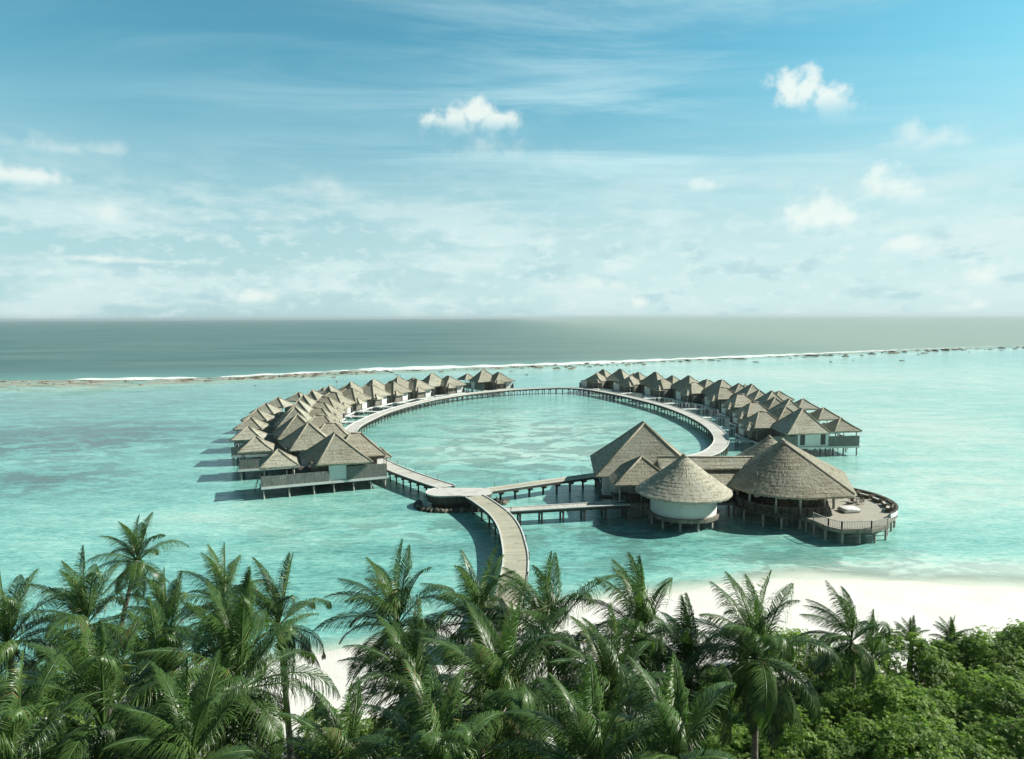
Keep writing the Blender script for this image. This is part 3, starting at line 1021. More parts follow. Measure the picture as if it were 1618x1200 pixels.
def make_villa(mir):
    root = empty('overwater_villa')

    def put(name, mb, m_, parent=root):
        if mir < 0:
            mb.mirror_y()
        return mb.build(name, m_, parent)
    tb = -8.2 if mir > 0 else -12.2
    DE = 11.85 if mir > 0 else 9.9      # outer end of the deck
    IE = -7.7 if mir > 0 else -8.6      # inner end
    # platform: main slab, outer sun deck
    mb = MB()
    mb.box(IE + 0.06, 5.6, tb + 0.06, 4.64, ZD - 0.34, ZD - 0.006)
    mb.box(5.603, DE - 0.06, -2.54, 4.64, ZD - 0.34, ZD - 0.006)
    pfm = put('platform', mb, M['timber_dark'])
    mb = MB()
    mb.box(IE, DE, 4.643, 4.72, ZD - 0.38, ZD - 0.003)
    mb.box(IE, 5.66, tb - 0.02, tb + 0.057, ZD - 0.38, ZD - 0.003)
    mb.box(IE, IE + 0.057, tb + 0.06, 4.64, ZD - 0.38, ZD - 0.003)
    mb.box(DE - 0.057, DE, -2.54, 4.64, ZD - 0.38, ZD - 0.003)
    mb.box(5.66, DE, -2.62, -2.543, ZD - 0.38, ZD - 0.003)
    put('fascia', mb, M['fascia'], pfm)
    mb = MB()
    mb.box(5.62, DE - 0.1, -2.5, 4.45, ZD - 0.003, ZD + 0.03)
    put('deck_boards', mb, M['floor'], pfm)
    for r in (IE + 0.4, -5.0, -2.2, 0.9, 4.0, 0.5 * (4.0 + DE - 0.35), DE - 0.35):
        for tt in ((4.3, 0.6, tb + 0.4) if r < 5 else (4.3, 0.6, -2.2)):
            mb = MB()
            mb.pile(r, tt, -2, ZD - 0.34, 0.15, 8)
            put('pile', mb, M['pile'])
    # rooms
    mb = MB()
    mb.box(-4.2, 4.2, -3.6, 3.4, ZD, 5.0)
    wl = put('wall', mb, M['timber'])
    mb = MB()
    if mir > 0:
        mb.box(-1.1, 1.6, 3.41, 4.5, ZD, 4.95)
    else:
        mb.box(-2.9, 3.5, 3.41, 4.5, ZD, 4.95)
    wl2 = put('wall', mb, M['white'])
    if mir < 0:
        for r in (-1.9, 2.35):
            mb = MB()
            mb.box(r - 0.5, r + 0.5, 4.503, 4.53, ZD + 0.35, 4.6)
            wf = put('window', mb, M['timber_dark'], wl2)
            mb = MB()
            mb.box(r - 0.42, r + 0.42, 4.532, 4.545, ZD + 0.45, 4.5)
            put('pane', mb, M['glass'], wf)
    # glazed doors to the sun deck
    mb = MB()
    mb.box(4.203, 4.24, -3.0, 2.8, ZD + 0.05, 4.5)
    dr = put('sliding_door', mb, M['dark'])
    mb = MB()
    for y0_, y1_ in ((-2.9, -0.15), (-0.05, 2.7)):
        mb.box(4.243, 4.255, y0_, y1_, ZD + 0.12, 4.42)
    put('pane', mb, M['glass'], dr)
    # annex towards the jetty
    ca = (-3.9, -3.9) if mir > 0 else (-4.9, -6.6)
    mb = MB()
    mb.box(IE + 0.9, -4.202, tb + 0.6, 0.2 if mir > 0 else -2.9, ZD, 4.7)
    if mir < 0:
        mb.box(-4.203, 4.2, tb + 0.6, -3.602, ZD, 4.9)
    else:
        mb.box(-4.203, 0.3, tb + 0.6, -3.602, ZD, 4.7)
    put('wall', mb, M['timber'])
    mb = MB()
    mb.box(IE + 0.65, -5.6, tb + 0.4, tb + 3.0, ZD, 4.72)
    put('wall', mb, M['white'])
    # door under the small canopy
    td = -1.4 if mir > 0 else -4.6
    mb = MB()
    mb.box(IE + 0.83, IE + 0.897, td - 0.75, td + 0.75, ZD, 4.15)
    dr = put('door', mb, M['timber_dark'])
    mb = MB()
    mb.box(IE + 0.77, IE + 0.827, td + 0.35, td + 0.5, 3.0, 3.1)
    put('handle', mb, M['steel'], dr)
    for s_ in (-1.1, 1.1):
        mb = MB()
        mb.pile(IE - 0.75, td + s_, ZD, 4.3, 0.08, 6)
        put('canopy_post', mb, M['post'])
    hip_roof(root, IE - 0.1, td, 1.5, 1.7, 4.25, 5.6, 0, 0.2, 3, 0, M['thatch_pale'], 0.3, 'canopy', mir, True, 0.2)
    mb = MB()
    mb.box(-10.2, IE - 0.003, td - 1.3, td + 1.3, ZD - 0.3, ZD - 0.008)
    put('landing', mb, M['fascia'])
    # fences
    fh1, fh2 = (3.65, 4.15) if mir > 0 else (4.05, 4.2)
    f0 = 1.62 if mir > 0 else 3.52
    f1 = -1.12 if mir > 0 else -2.92
    put('fence', board_fence(f0, DE - 0.02, 4.6, ZD - 0.02, fh1, seed=3), M['fence'])
    put('fence', board_fence(IE + 0.1, f1, 4.6, ZD - 0.02, fh2, seed=4), M['fence'])
    put('fence', board_fence(IE + 0.1, 2.0, tb + 0.1, ZD - 0.02, 3.7, seed=5), M['fence'])
    put('fence', board_fence(-2.5, 0.6, DE - 0.1, ZD - 0.02, 3.1, seed=6, axis='t'), M['fence'])
    # pavilion at the end of the deck
    pr, ptt = (9.1, 1.6) if mir > 0 else (7.5, 1.6)
    for a in (-1, 1):
        for b_ in (-1, 1):
            mb = MB()
            mb.pile(pr + a * 2.2, ptt + b_ * 2.2, ZD, 4.9, 0.1, 8)
            put('post', mb, M['post'])
    mb = MB()
    mb.box(pr - 2.3, pr + 2.3, ptt + 2.12, ptt + 2.28, 4.55, 4.72)
    mb.box(pr - 2.3, pr + 2.3, ptt - 2.28, ptt - 2.12, 4.55, 4.72)
    put('beam', mb, M['post'])
    hip_roof(root, pr, ptt, 2.95, 2.95, 4.95, 7.15, 0.0, 0.0, 5, 0, M['thatch'], 0.35, 'pavilion_roof', mir)
    mb = MB()
    mb.box(pr - 1.1, pr + 1.0, ptt - 1.4, ptt + 0.6, ZD + 0.03, ZD + 0.5)
    put('daybed', mb, M['cushion'])
    mb = MB()
    for s_ in (-0.4, 0.4):
        mb.beam((DE + 0.1, -1.2 + s_, ZD + 0.9), (DE + 1.15, -1.2 + s_, -0.8), 0.07, 0.07)
    for k in range(7):
        q = DE + 0.1 + 1.05 * k / 7 + 0.12
        zq = ZD + 0.9 - 2.7 * (k + 0.8) / 7
        mb.beam((q, -1.6, zq), (q, -0.8, zq), 0.12, 0.04)
    put('ladder', mb, M['post'])
    # roofs
    if True:      # the plot widens outwards, so the eaves are not square
        cs_ = [(3.5, 4.6), (5.6, -4.7), (-4.7, -5.0), (-5.2, 5.7)] if mir > 0 else [(3.6, 4.9), (5.2, -4.4), (-4.6, -4.6), (-5.6, 5.4)]
        o_ = even([(x, y) for x, y in cs_], 0.3)
        mb = MB()
        roof(mb, o_, [(0.1, max(-0.5, min(0.5, y))) for x, y in o_], 4.75, 8.95, 9, 0.3)
        rf_ = put('roof', mb, M['thatch'])
        mb = MB()
        mb.tube([(0.1, 0.5, 9.0), (0.1, -0.5, 9.0)], [0.15, 0.15], 6)
        for (x, y), yy in zip(cs_, (0.5, -0.5, -0.5, 0.5)):
            mb.tube([(0.1, yy, 8.97), (x * 0.5 + 0.05, y * 0.5 + yy / 2, 6.78), (x * 0.995, y * 0.995, 4.8)], [0.13, 0.12, 0.12], 6)
        put('ridge_cap', mb, M['ridge'], rf_)
    if mir > 0:
        hip_roof(root, ca[0], ca[1], 4.4, 4.5, 4.72, 8.0, 0.9, 0, 7, 0, M['thatch_brown'], 0.3, 'roof', mir)
    else:
        hip_roof(root, 0.3, -7.4, 4.5, 4.5, 4.75, 8.45, 0.0, 0.4, 8, 0, M['thatch'], 0.3, 'roof', mir)
        hip_roof(root, ca[0], ca[1], 3.7, 3.9, 4.7, 7.5, 0.9, 0, 7, 0, M['thatch_pale'], 0.3, 'roof', mir)
    return root


LV = [(-29.4, 112, 201), (-37.2, 123.7, 197), (-42.6, 134.5, 191), (-46.7, 146.3, 187), (-49.5, 157.6, 182), (-51.6, 168.5, 177), (-52.6, 179.5, 171),
      (-51.0, 190.5, 163), (-47.6, 201.3, 156), (-43.0, 211.5, 149), (-37, 222, 142), (-27.5, 235, 133), (-10.4, 250, 124)]
RV = [(58.9, 138, 5), (62.7, 153.8, 5), (65.2, 170.5, 6), (66.2, 188, 10), (62.8, 204, 21), (57.0, 219.5, 33), (49.4, 235, 43), (39.6, 249.5, 51)]
ORD = ['first', 'second', 'third', 'fourth', 'fifth', 'sixth', 'seventh', 'eighth', 'ninth', 'tenth', 'eleventh', 'twelfth', 'thirteenth']
ring_np = ring_c
for side, spots in ((1, LV), (-1, RV)):
    proto = make_villa(side)
    for i, (x_, y_, deg) in enumerate(spots):
        v_ = proto if i == 0 else copy_tree(proto)
        a = math.radians(deg)
        v_.location = (x_, y_, 0)
        v_.rotation_euler = (0, 0, a)
        if side > 0:
            lab = ('thatched villa closest to the round platform, first of the left arc' if i == 0 else
                   'last thatched villa of the left arc, beside the open far gap' if i == len(spots) - 1 else
                   f'{ORD[i]} thatched villa of the left arc, counted from the round platform end')
        else:
            lab = ('thatched villa with white windowed side wall right behind the restaurant roof' if i == 0 else
                   'last thatched villa of the right arc, beside the open far gap' if i == len(spots) - 1 else
                   f'{ORD[i]} thatched villa of the right arc, counted from the restaurant end')
        tag(v_, lab, 'villa', 'villas on the left arc' if side > 0 else 'villas on the right arc')
    # each villa's own bridge to the ring jetty
    for i, v_ in enumerate([o for o in col.objects if o.name.startswith('overwater_villa') and o.get('group') == ('villas on the left arc' if side > 0 else 'villas on the right arc')]):
        td = (-1.4 if side > 0 else 4.6)
        a = v_.rotation_euler.z
        ux, uy = math.cos(a), math.sin(a)
        px_, py_ = v_.location.x - uy * td + ux * -10.2, v_.location.y + ux * td + uy * -10.2
        # march inwards until the ring is met
        L = 0.0
        while L < 26:
            q = np.array((px_ - ux * L, py_ - uy * L))
            if np.min(np.linalg.norm(ring_np - q, axis=1)) < 1.75:
                break
            L += 0.2
        if L >= 26 or L < 0.3:
            continue
        mb = MB()
        mb.box(-10.2 - L, -10.2, td - 0.8, td + 0.8, ZD - 0.26, ZD - 0.012)
        br = mb.build('bridge', M['fascia'], v_)
        mb = MB()
        k = 1.2
        while k < L - 0.5:
            for s_ in (-0.6, 0.6):
                mb.pile(-10.2 - k, td + s_, -2, ZD - 0.26, 0.09, 6)
            k += 2.6
        if mb.v:
            mb.build('bridge_pile', M['timber_dark'], br)

# ================================================================== RESTAURANT CLUSTER
def railing(parent, pts, h=1.0, gap=0.16, m_=None, zb=ZD):
    mb = MB()
    m_ = m_ or M['post']
    for a, b in zip(pts[:-1], pts[1:]):
        a, b = Vector((*a, 0)), Vector((*b, 0))
        L = (b - a).length
        up = Vector((0, 0, 1))
        mb.beam(a + up * (zb + h), b + up * (zb + h), 0.09, 0.06)
        mb.beam(a + up * (zb + 0.12), b + up * (zb + 0.12), 0.05, 0.05)
        n = max(1, int(L / gap))
        for k in range(n):
            q = a + (b - a) * (k + 0.5) / n
            mb.beam(q + up * (zb + 0.12), q + up * (zb + h), 0.035, 0.035)
        for q in (a, b):
            mb.beam(q + up * (zb - 0.1), q + up * (zb + h + 0.06), 0.11, 0.11)
    return mb.build('railing', m_, parent)


def cone_caps(parent, apex, r=0.2):
    mb = MB()
    mb.tube([(apex[0], apex[1], apex[2] - 0.35), (apex[0], apex[1], apex[2] + 0.12)], [0.55, 0.08], 10)
    mb.build('ridge_cap', M['ridge'], parent)


# tall hip roofed hall
g = empty('thatched_hall', (20.4, 105.0, 0), math.radians(-4))
tag(g, 'tallest hip roofed thatched hall with white walls at the end of the walkway', 'building')
hip_roof(g, 0, 0, 7.9, 7.3, 4.6, 11.5, 0.0, 0.9, 14, 0, M['thatch'], 0.3, 'roof')
mb = MB()
mb.box(-6.6, 6.6, -6.0, 6.0, ZD - 0.5, 4.9)
mb.build('wall', M['white'], g)
mb = MB()
mb.box(-7.2, 7.2, -6.8, 6.6, ZD - 0.85, ZD - 0.51)
mb.build('platform', M['timber_dark'], g)
mb = MB()
mb.box(-6.75, -6.603, -4.5, -1.2, ZD + 0.1, 4.2)
w_ = mb.build('window', M['timber_dark'], g)
mb = MB()
mb.box(-6.775, -6.752, -4.3, -1.4, ZD + 0.25, 4.05)
mb.build('pane', M['glass'], w_)
for x_ in (-6.8, -3.4, 0, 3.4, 6.8):
    for y_ in (-6.4, 0, 6.2):
        mb = MB()
        mb.pile(x_, y_, -2, ZD - 0.85, 0.16)
        mb.build('pile', M['pile'], g)

# small hip roofed porch
s0 = empty('hip_roof_porch', (18.6, 97.2, 0))
tag(s0, 'small hip roofed thatched porch between the tall hall and the white round house', 'building')
hip_roof(s0, 0, 0, 4.6, 4.3, 4.65, 7.75, 0.0, 0.3, 8, 0, M['thatch_brown'], 0.3, 'roof')
mb = MB()
mb.box(-4.0, 4.0, -3.9, 3.6, ZD - 0.33, ZD)
mb.build('platform', M['timber'], s0)
for x_ in (-3.6, -0.6, 3.5):
    for y_ in (-3.5, 3.2):
        mb = MB()
        mb.pile(x_, y_, -2, 4.8, 0.12)
        mb.build('post', M['post'], s0)
mb = MB()
mb.box(-1.5, 3.7, 1.0, 1.25, ZD, 4.6)
mb.box(-3.6, -2.7, 1.6, 3.3, ZD, 4.6)
mb.build('wall', M['white'], s0)
mb = MB()
mb.box(-0.9, 2.6, 0.93, 0.997, ZD + 0.9, 4.0)
mb.build('window', M['dark'], s0)
mb = MB()
mb.box(-2.2, 0.2, -3.2, -2.6, ZD, ZD + 0.45)
mb.box(-2.2, 0.2, -2.75, -2.6, ZD + 0.45, ZD + 0.95)
bn = mb.build('bench', M['timber_dark'], s0)
railing(s0, [(-2.9, -3.8), (3.7, -3.8)], 1.0, 0.17, M['timber_dark'])

# white round house
C1 = (23.2, 91.0)
h1 = empty('round_house', (*C1, 0))
tag(h1, 'white round house with conical thatched roof on slender piles', 'building')
oc = circle(0, 0, 6.4, 110)
mb = MB()
roof(mb, oc, [(0, 0)] * len(oc), 4.45, 9.35, 13, 0.4, 0.022, 0.07, 0.15)
r_ = mb.build('roof', M['thatch_pale'], h1)
cone_caps(r_, (0, 0, 9.35))
mb = MB()
mb.rings([[(x, y, z) for x, y in circle(0, 0, 4.4, 72)] for z in (ZD - 0.38, 5.3)], True, True)
mb.build('wall', M['white'], h1)
mb = MB()
mb.rings([[(x, y, z) for x, y in circle(0, 0, r, 72)] for z, r in ((ZD - 0.82, 4.5), (ZD - 0.82, 4.85), (ZD - 0.36, 4.85), (ZD - 0.36, 4.3))], True, False, True)
mb.build('platform', M['timber'], h1)
for k in range(12):
    a = 2 * PI * k / 12 + 0.2
    mb = MB()
    mb.pile(4.5 * math.cos(a), 4.5 * math.sin(a), -2, ZD - 0.82, 0.16)
    mb.build('pile', M['post'], h1)
mb = MB()
for k in range(5):
    a = 2 * PI * k / 5
    mb.pile(2.2 * math.cos(a), 2.2 * math.sin(a), -2, ZD - 0.82, 0.16)
mb.build('pile', M['pile'], h1)

# covered passage
cp0 = empty('covered_passage', (29.0, 97.5, 0))
tag(cp0, 'long low thatched passage roof between the round house and the restaurant', 'building')
ol = rect_outline(8.2, 5.2, 0.3)
mb = MB()
roof(mb, ol, [(x, max(-0.0, min(0.0, y))) for x, y in ol], 4.2, 6.85, 8, 0.3)
rf_ = mb.build('roof', M['thatch_brown'], cp0)
ol = rect_outline(8.0, 2.1, 0.3)
mb = MB()
roof(mb, ol, [(x, 0) for x, y in ol], 6.35, 7.55, 3, 0.25)
mb.build('roof', M['thatch'], cp0)
mb = MB()
mb.tube([(-8, 0, 7.58), (8, 0, 7.58)], [0.14, 0.14], 6)
mb.build('ridge_cap', M['ridge'], rf_)
mb = MB()
mb.box(-8.0, 8.0, -4.4, 4.4, ZD - 0.33, ZD - 0.002)
mb.build('platform', M['timber'], cp0)
for x_ in (-1.2, 1.2, 3.6, 6.0):
    for y_ in (-4.2, 4.2):
        mb = MB()
        mb.pile(x_, y_, -2, 4.5, 0.12)
        mb.build('post', M['timber_dark'], cp0)
mb = MB()
mb.box(-7.5, 7.5, 2.6, 2.8, ZD, 5.2)
mb.build('wall', M['timber'], cp0)
railing(cp0, [(-1.6, -4.3), (1.0, -4.35), (3.4, -4.3), (6.0, -4.35)], 1.0, 0.17, M['timber_dark'])

# restaurant: big rounded roof, open sides
C2 = (37.8, 93.4)
rs0 = empty('open_restaurant', (*C2, 0))
tag(rs0, 'largest rounded thatched roof over the open sided restaurant beside the sun terrace', 'building')


oh = even(hull(circle(0, 0, 7.6, 80) + circle(5.7, -5.3, 1.6, 40) + circle(8.8, 7.4, 3.0, 60) + circle(-0.5, 3, 7.0, 60)), 0.3)
ra, rb = Vector((-0.2, -0.2)), Vector((0.6, 2.4))


def near_seg(x, y):
    d = rb - ra
    k = max(0, min(1, (Vector((x, y)) - ra).dot(d) / d.dot(d)))
    q = ra + d * k
    return (q.x, q.y)


mb = MB()
roof(mb, oh, [near_seg(x, y) for x, y in oh], 4.6, 10.4, 16, 0.4, 0.022, 0.07, 0.05)
rf_ = mb.build('roof', M['thatch_brown'], rs0)
mb = MB()
mb.tube([(ra.x, ra.y, 10.4), (rb.x, rb.y, 10.4)], [0.28, 0.22], 8)
mb.tube([(ra.x, ra.y, 10.38), (3.3, -3.3, 7.52), (6.7, -6.4, 4.75)], [0.2, 0.18, 0.18], 6)
mb.tube([(rb.x, rb.y, 10.38), (5.6, 5.9, 7.52), (10.7, 9.5, 4.75)], [0.2, 0.18, 0.18], 6)
mb.build('ridge_cap', M['ridge'], rf_)
fl = even(hull(circle(0, 0, 6.9, 60) + circle(4.8, 5.5, 4.6, 40)), 0.8)
mb = MB()
mb.prism(fl, ZD - 0.36, ZD)
mb.build('platform', M['timber_dark'], rs0)
for k in range(14):
    x_, y_ = fl[int(k * len(fl) / 14)]
    mb = MB()
    mb.pile(x_ * 0.93, y_ * 0.93, ZD, 5.2, 0.17 if k % 2 else 0.13)
    mb.build('post', M['post'], rs0)
for k in range(18):
    x_, y_ = fl[int(k * len(fl) / 18)]
    mb = MB()
    mb.pile(x_ * 0.96, y_ * 0.96, -2, ZD - 0.36, 0.15)
    mb.build('pile', M['post'], rs0)
mb = MB()
for x_ in (-4, 0, 4):
    for y_ in (-3, 1, 5):
        mb.pile(x_, y_, -2, ZD - 0.36, 0.15)
mb.build('pile', M['pile'], rs0)
mb = MB()
mb.box(-3.5, 4.0, 4.0, 4.25, ZD, 4.9)
mb.build('wall', M['timber_dark'], rs0)
mb = MB()
mb.box(-3.2, 2.0, 1.6, 2.4, ZD, ZD + 1.1)
bc = mb.build('bar_counter', M['timber_dark'], rs0)
arc = [(6.85 * math.cos(a), 6.85 * math.sin(a)) for a in [math.radians(d_) for d_ in range(192, 302, 9)]]
railing(rs0, arc, 1.0, 0.16, M['timber'])
mb = MB()
for x_, y_, z_ in ((1.0, -3.4, 3.9), (2.6, -2.5, 3.8), (3.6, -3.4, 3.95), (-4.6, -2.4, 3.7)):
    mb.rings([[(x_ + a, y_ + b, z) for a, b in circle(0, 0, r, 14)] for z, r in ((z_ - 0.25, 0.36), (z_ + 0.05, 0.4), (z_ + 0.3, 0.22))], True, True, True)
    mb.tube([(x_, y_, z_ + 0.3), (x_, y_, 7.0)], [0.02, 0.02], 5)
mb.build('lamp_shade', M['lamp'], rs0)

# second roof behind
rb0 = empty('conical_annex', (40.0, 105.0, 0))
tag(rb0, 'conical thatched annex roof showing behind the left of the restaurant peak', 'building')
oc = circle(0, 0, 6.6, 100)
mb = MB()
roof(mb, oc, [(0, 0)] * len(oc), 4.6, 9.3, 13, 0.4, 0.022, 0.07, 0.1)
r_ = mb.build('roof', M['thatch'], rb0)
cone_caps(r_, (0, 0, 9.3))
mb = MB()
mb.rings([[(x, y, z) for x, y in circle(0, 0, 4.9, 60)] for z in (ZD, 5.3)], True, True)
mb.build('wall', M['white'], rb0)
mb = MB()
mb.rings([[(x, y, z) for x, y in circle(0, 0, 5.4, 60)] for z in (ZD - 0.4, ZD - 0.003)], True, False, True)
mb.build('platform', M['timber'], rb0)
for k in range(10):
    a = 2 * PI * k / 10
    mb = MB()
    mb.pile(5 * math.cos(a), 5 * math.sin(a), -2, ZD - 0.4, 0.16)
    mb.build('pile', M['post'], rb0)

# sun terrace
TP = [at(px, py, ZD) for px, py in ((1284, 823), (1308, 833.5), (1330, 838.5), (1378, 837.5), (1404, 832))]
tr_ = [(p.x, p.y) for p in TP]
for a in np.linspace(-62, 100, 16):
    tr_.append((45.4 + 6.6 * math.cos(math.radians(a)), 92.6 + 8.0 * math.sin(math.radians(a))))
tr_ += [(40.0, 100.5), (36, 95), (35.5, 90.5)]
T0 = Vector((45, 91, 0))
te = empty('sun_terrace', T0)
tag(te, 'curved wooden sun terrace with railing beside the open restaurant', 'terrace')
loc = [(x - T0.x, y - T0.y) for x, y in tr_]
mb = MB()
mb.prism(loc, ZD - 0.45, ZD - 0.02)
mb.build('platform', M['timber'], te)
mb = MB()
mb.prism([(x * 0.985, y * 0.985) for x, y in loc], ZD - 0.017, ZD + 0.012)
mb.build('deck_boards', M['floor'], te)
railing(te, [(x * 0.98, y * 0.98) for x, y in loc[:5]], 0.95, 0.2, M['post'])
mb = MB()
arcp = loc[5:18]
nn = len(arcp)
ca_ = np.array(arcp)
nr = normals2d(ca_)
rs = [[(ca_[i][0] + nr[i][0] * a, ca_[i][1] + nr[i][1] * a, z) for a, z in ((0.0, ZD - 0.5), (0.18, ZD - 0.5), (0.18, ZD + 0.62), (0.0, ZD + 0.62))] for i in range(nn)]
mb.rings(rs, True, False, True)
mb.build('parapet', M['white'], te)
mb = MB()
rs = [[(ca_[i][0] + nr[i][0] * a, ca_[i][1] + nr[i][1] * a, z) for a, z in ((-0.05, ZD + 0.625), (0.23, ZD + 0.625), (0.23, ZD + 0.70), (-0.05, ZD + 0.70))] for i in range(nn)]
mb.rings(rs, True, False, True)
mb.build('hand_rail', M['timber_dark'], te)
for x_, y_ in even(loc, 2.3):
    mb = MB()
    mb.pile(x_ * 0.95, y_ * 0.95, -2, ZD - 0.45, 0.15)
    mb.build('pile', M['post'], te)
for x_, y_ in ((-4, -4), (-1.5, -4), (1, -3), (-2, 0), (2, 1), (4, 2), (1, 5)):
    mb = MB()
    mb.pile(x_, y_, -2, ZD - 0.45, 0.14)
    mb.build('pile', M['pile'], te)
mb = MB()
mb.box(-0.6, 1.2, 3.6, 3.66, ZD + 0.1, ZD + 1.1)
gp = mb.build('glass_screen', M['clear'], te)
# sofas, tables, chairs on the terrace and in the restaurant


def sofa():
    r = empty('sofa')
    mb = MB()
    mb.box(-0.9, 0.9, -0.4, 0.4, 0.08, 0.36)
    mb.box(-0.9, 0.9, 0.3, 0.45, 0.36, 0.8)
    mb.box(-0.95, -0.78, -0.4, 0.3, 0.36, 0.6)
    mb.box(0.78, 0.95, -0.4, 0.3, 0.36, 0.6)
    mb.build('frame', M['rattan'], r)
    for a, b in ((-0.76, -0.01), (0.01, 0.76)):
        mb = MB()
        mb.box(a, b, -0.38, 0.28, 0.363, 0.5)
        mb.build('cushion', M['cushion'], r)
    return r


def table():
    r = empty('table')
    mb = MB()
    mb.prism(circle(0, 0, 0.5, 20), 0.7, 0.75)
    mb.build('table_top', M['timber'], r)
    mb = MB()
    mb.tube([(0, 0, 0), (0, 0, 0.05), (0, 0, 0.06), (0, 0, 0.7)], [0.28, 0.25, 0.05, 0.05], 10)
    mb.build('leg', M['timber_dark'], r)
    return r


def chair():
    r = empty('chair')
    mb = MB()
    mb.box(-0.24, 0.24, -0.24, 0.24, 0.42, 0.48)
    mb.build('seat', M['rattan'], r)
    mb = MB()
    mb.box(-0.24, 0.24, 0.2, 0.25, 0.483, 0.95)
    mb.build('backrest', M['rattan'], r)
    for a in (-0.2, 0.2):
        for b in (-0.2, 0.2):
            mb = MB()
            mb.pile(a, b, 0, 0.42, 0.025, 6)
            mb.build('leg', M['timber_dark'], r)
    return r


sp = sofa()
for i, a in enumerate((-34, -14, 6, 26, 46, 66)):
    o = sp if i == 0 else copy_tree(sp)
    ar = math.radians(a)
    o.location = (45.4 + 5.6 * math.cos(ar), 92.6 + 6.9 * math.sin(ar), ZD + 0.013)
    o.rotation_euler = (0, 0, ar - PI / 2)
    tag(o, 'brown rattan sofa with pale cushions along the curved terrace parapet', 'sofa', 'sofas along the terrace parapet')
db = empty('daybed', (44.6, 88.6, ZD + 0.013), math.radians(8))
tag(db, 'square white daybed on the open sun terrace near the railing', 'daybed')
mb = MB()
mb.box(-1.1, 1.1, -0.9, 0.9, 0.12, 0.34)
for a in (-1.0, 1.0):
    for b in (-0.8, 0.8):
        mb.box(a - 0.05, a + 0.05, b - 0.05, b + 0.05, 0, 0.12)
mb.build('frame', M['white'], db)
mb = MB()
mb.rings([[(x, y, z) for x, y in rect_outline(hx_, hx_ - 0.2, 0.3)] for z, hx_ in ((0.343, 1.02), (0.36, 1.06), (0.5, 1.06), (0.54, 1.0))], True, True, True)
mb.build('mattress', M['white'], db)
tb_ = table()
ch_ = chair()
first = [True, True]
for i, (x_, y_) in enumerate(((34.2, 89.2), (36.8, 88.6), (39.3, 88.8), (41.4, 89.8), (35.6, 91.6), (38.8, 91.4), (41.8, 92.4), (47.6, 92.6))):
    inside = i < 7
    o = tb_ if first[0] else copy_tree(tb_)
    first[0] = False
    zf = ZD if inside else ZD + 0.013
    o.location = (x_, y_, zf)
    tag(o, 'round dining table under the restaurant roof' if inside else 'round table alone on the open sun terrace', 'table', 'restaurant tables' if inside else None)
    for a in (0.5, 2.1, 3.7, 5.2):
        c_ = ch_ if first[1] else copy_tree(ch_)
        first[1] = False
        c_.location = (x_ + 0.8 * math.cos(a), y_ + 0.8 * math.sin(a), zf)
        c_.rotation_euler = (0, 0, a - PI / 2)
        tag(c_, 'brown dining chair at a round table under the restaurant roof' if inside else 'brown chair at the lone table on the open sun terrace', 'chair',
            'restaurant chairs' if inside else 'chairs on the open terrace')

# small hut by the foot of the jetty
hq = at(783, 952, 4.6)
hu = empty('beach_hut', (hq.x, hq.y, 0.35))
tag(hu, 'small thatched hut half hidden by palms at the jetty foot', 'hut')
hip_roof(hu, 0, 0, 2.0, 1.8, 3.0, 4.6, 0.5, 0, 5, 0, M['thatch'], 0.3, 'roof')
for a in (-1.5, 1.5):
    for b in (-1.3, 1.3):
        mb = MB()
        mb.pile(a, b, -0.3, 3.1, 0.08)
        mb.build('post', M['post'], hu)
mb = MB()
mb.box(-1.5, 1.5, 1.1, 1.2, 0, 2.2)
mb.build('wall', M['timber'], hu)

# ================================================================== VEGETATION
WIND = np.array((-0.75, 0.25, 0.0))


def norm(a):
    return a / np.maximum(np.linalg.norm(a, axis=-1, keepdims=True), 1e-6)


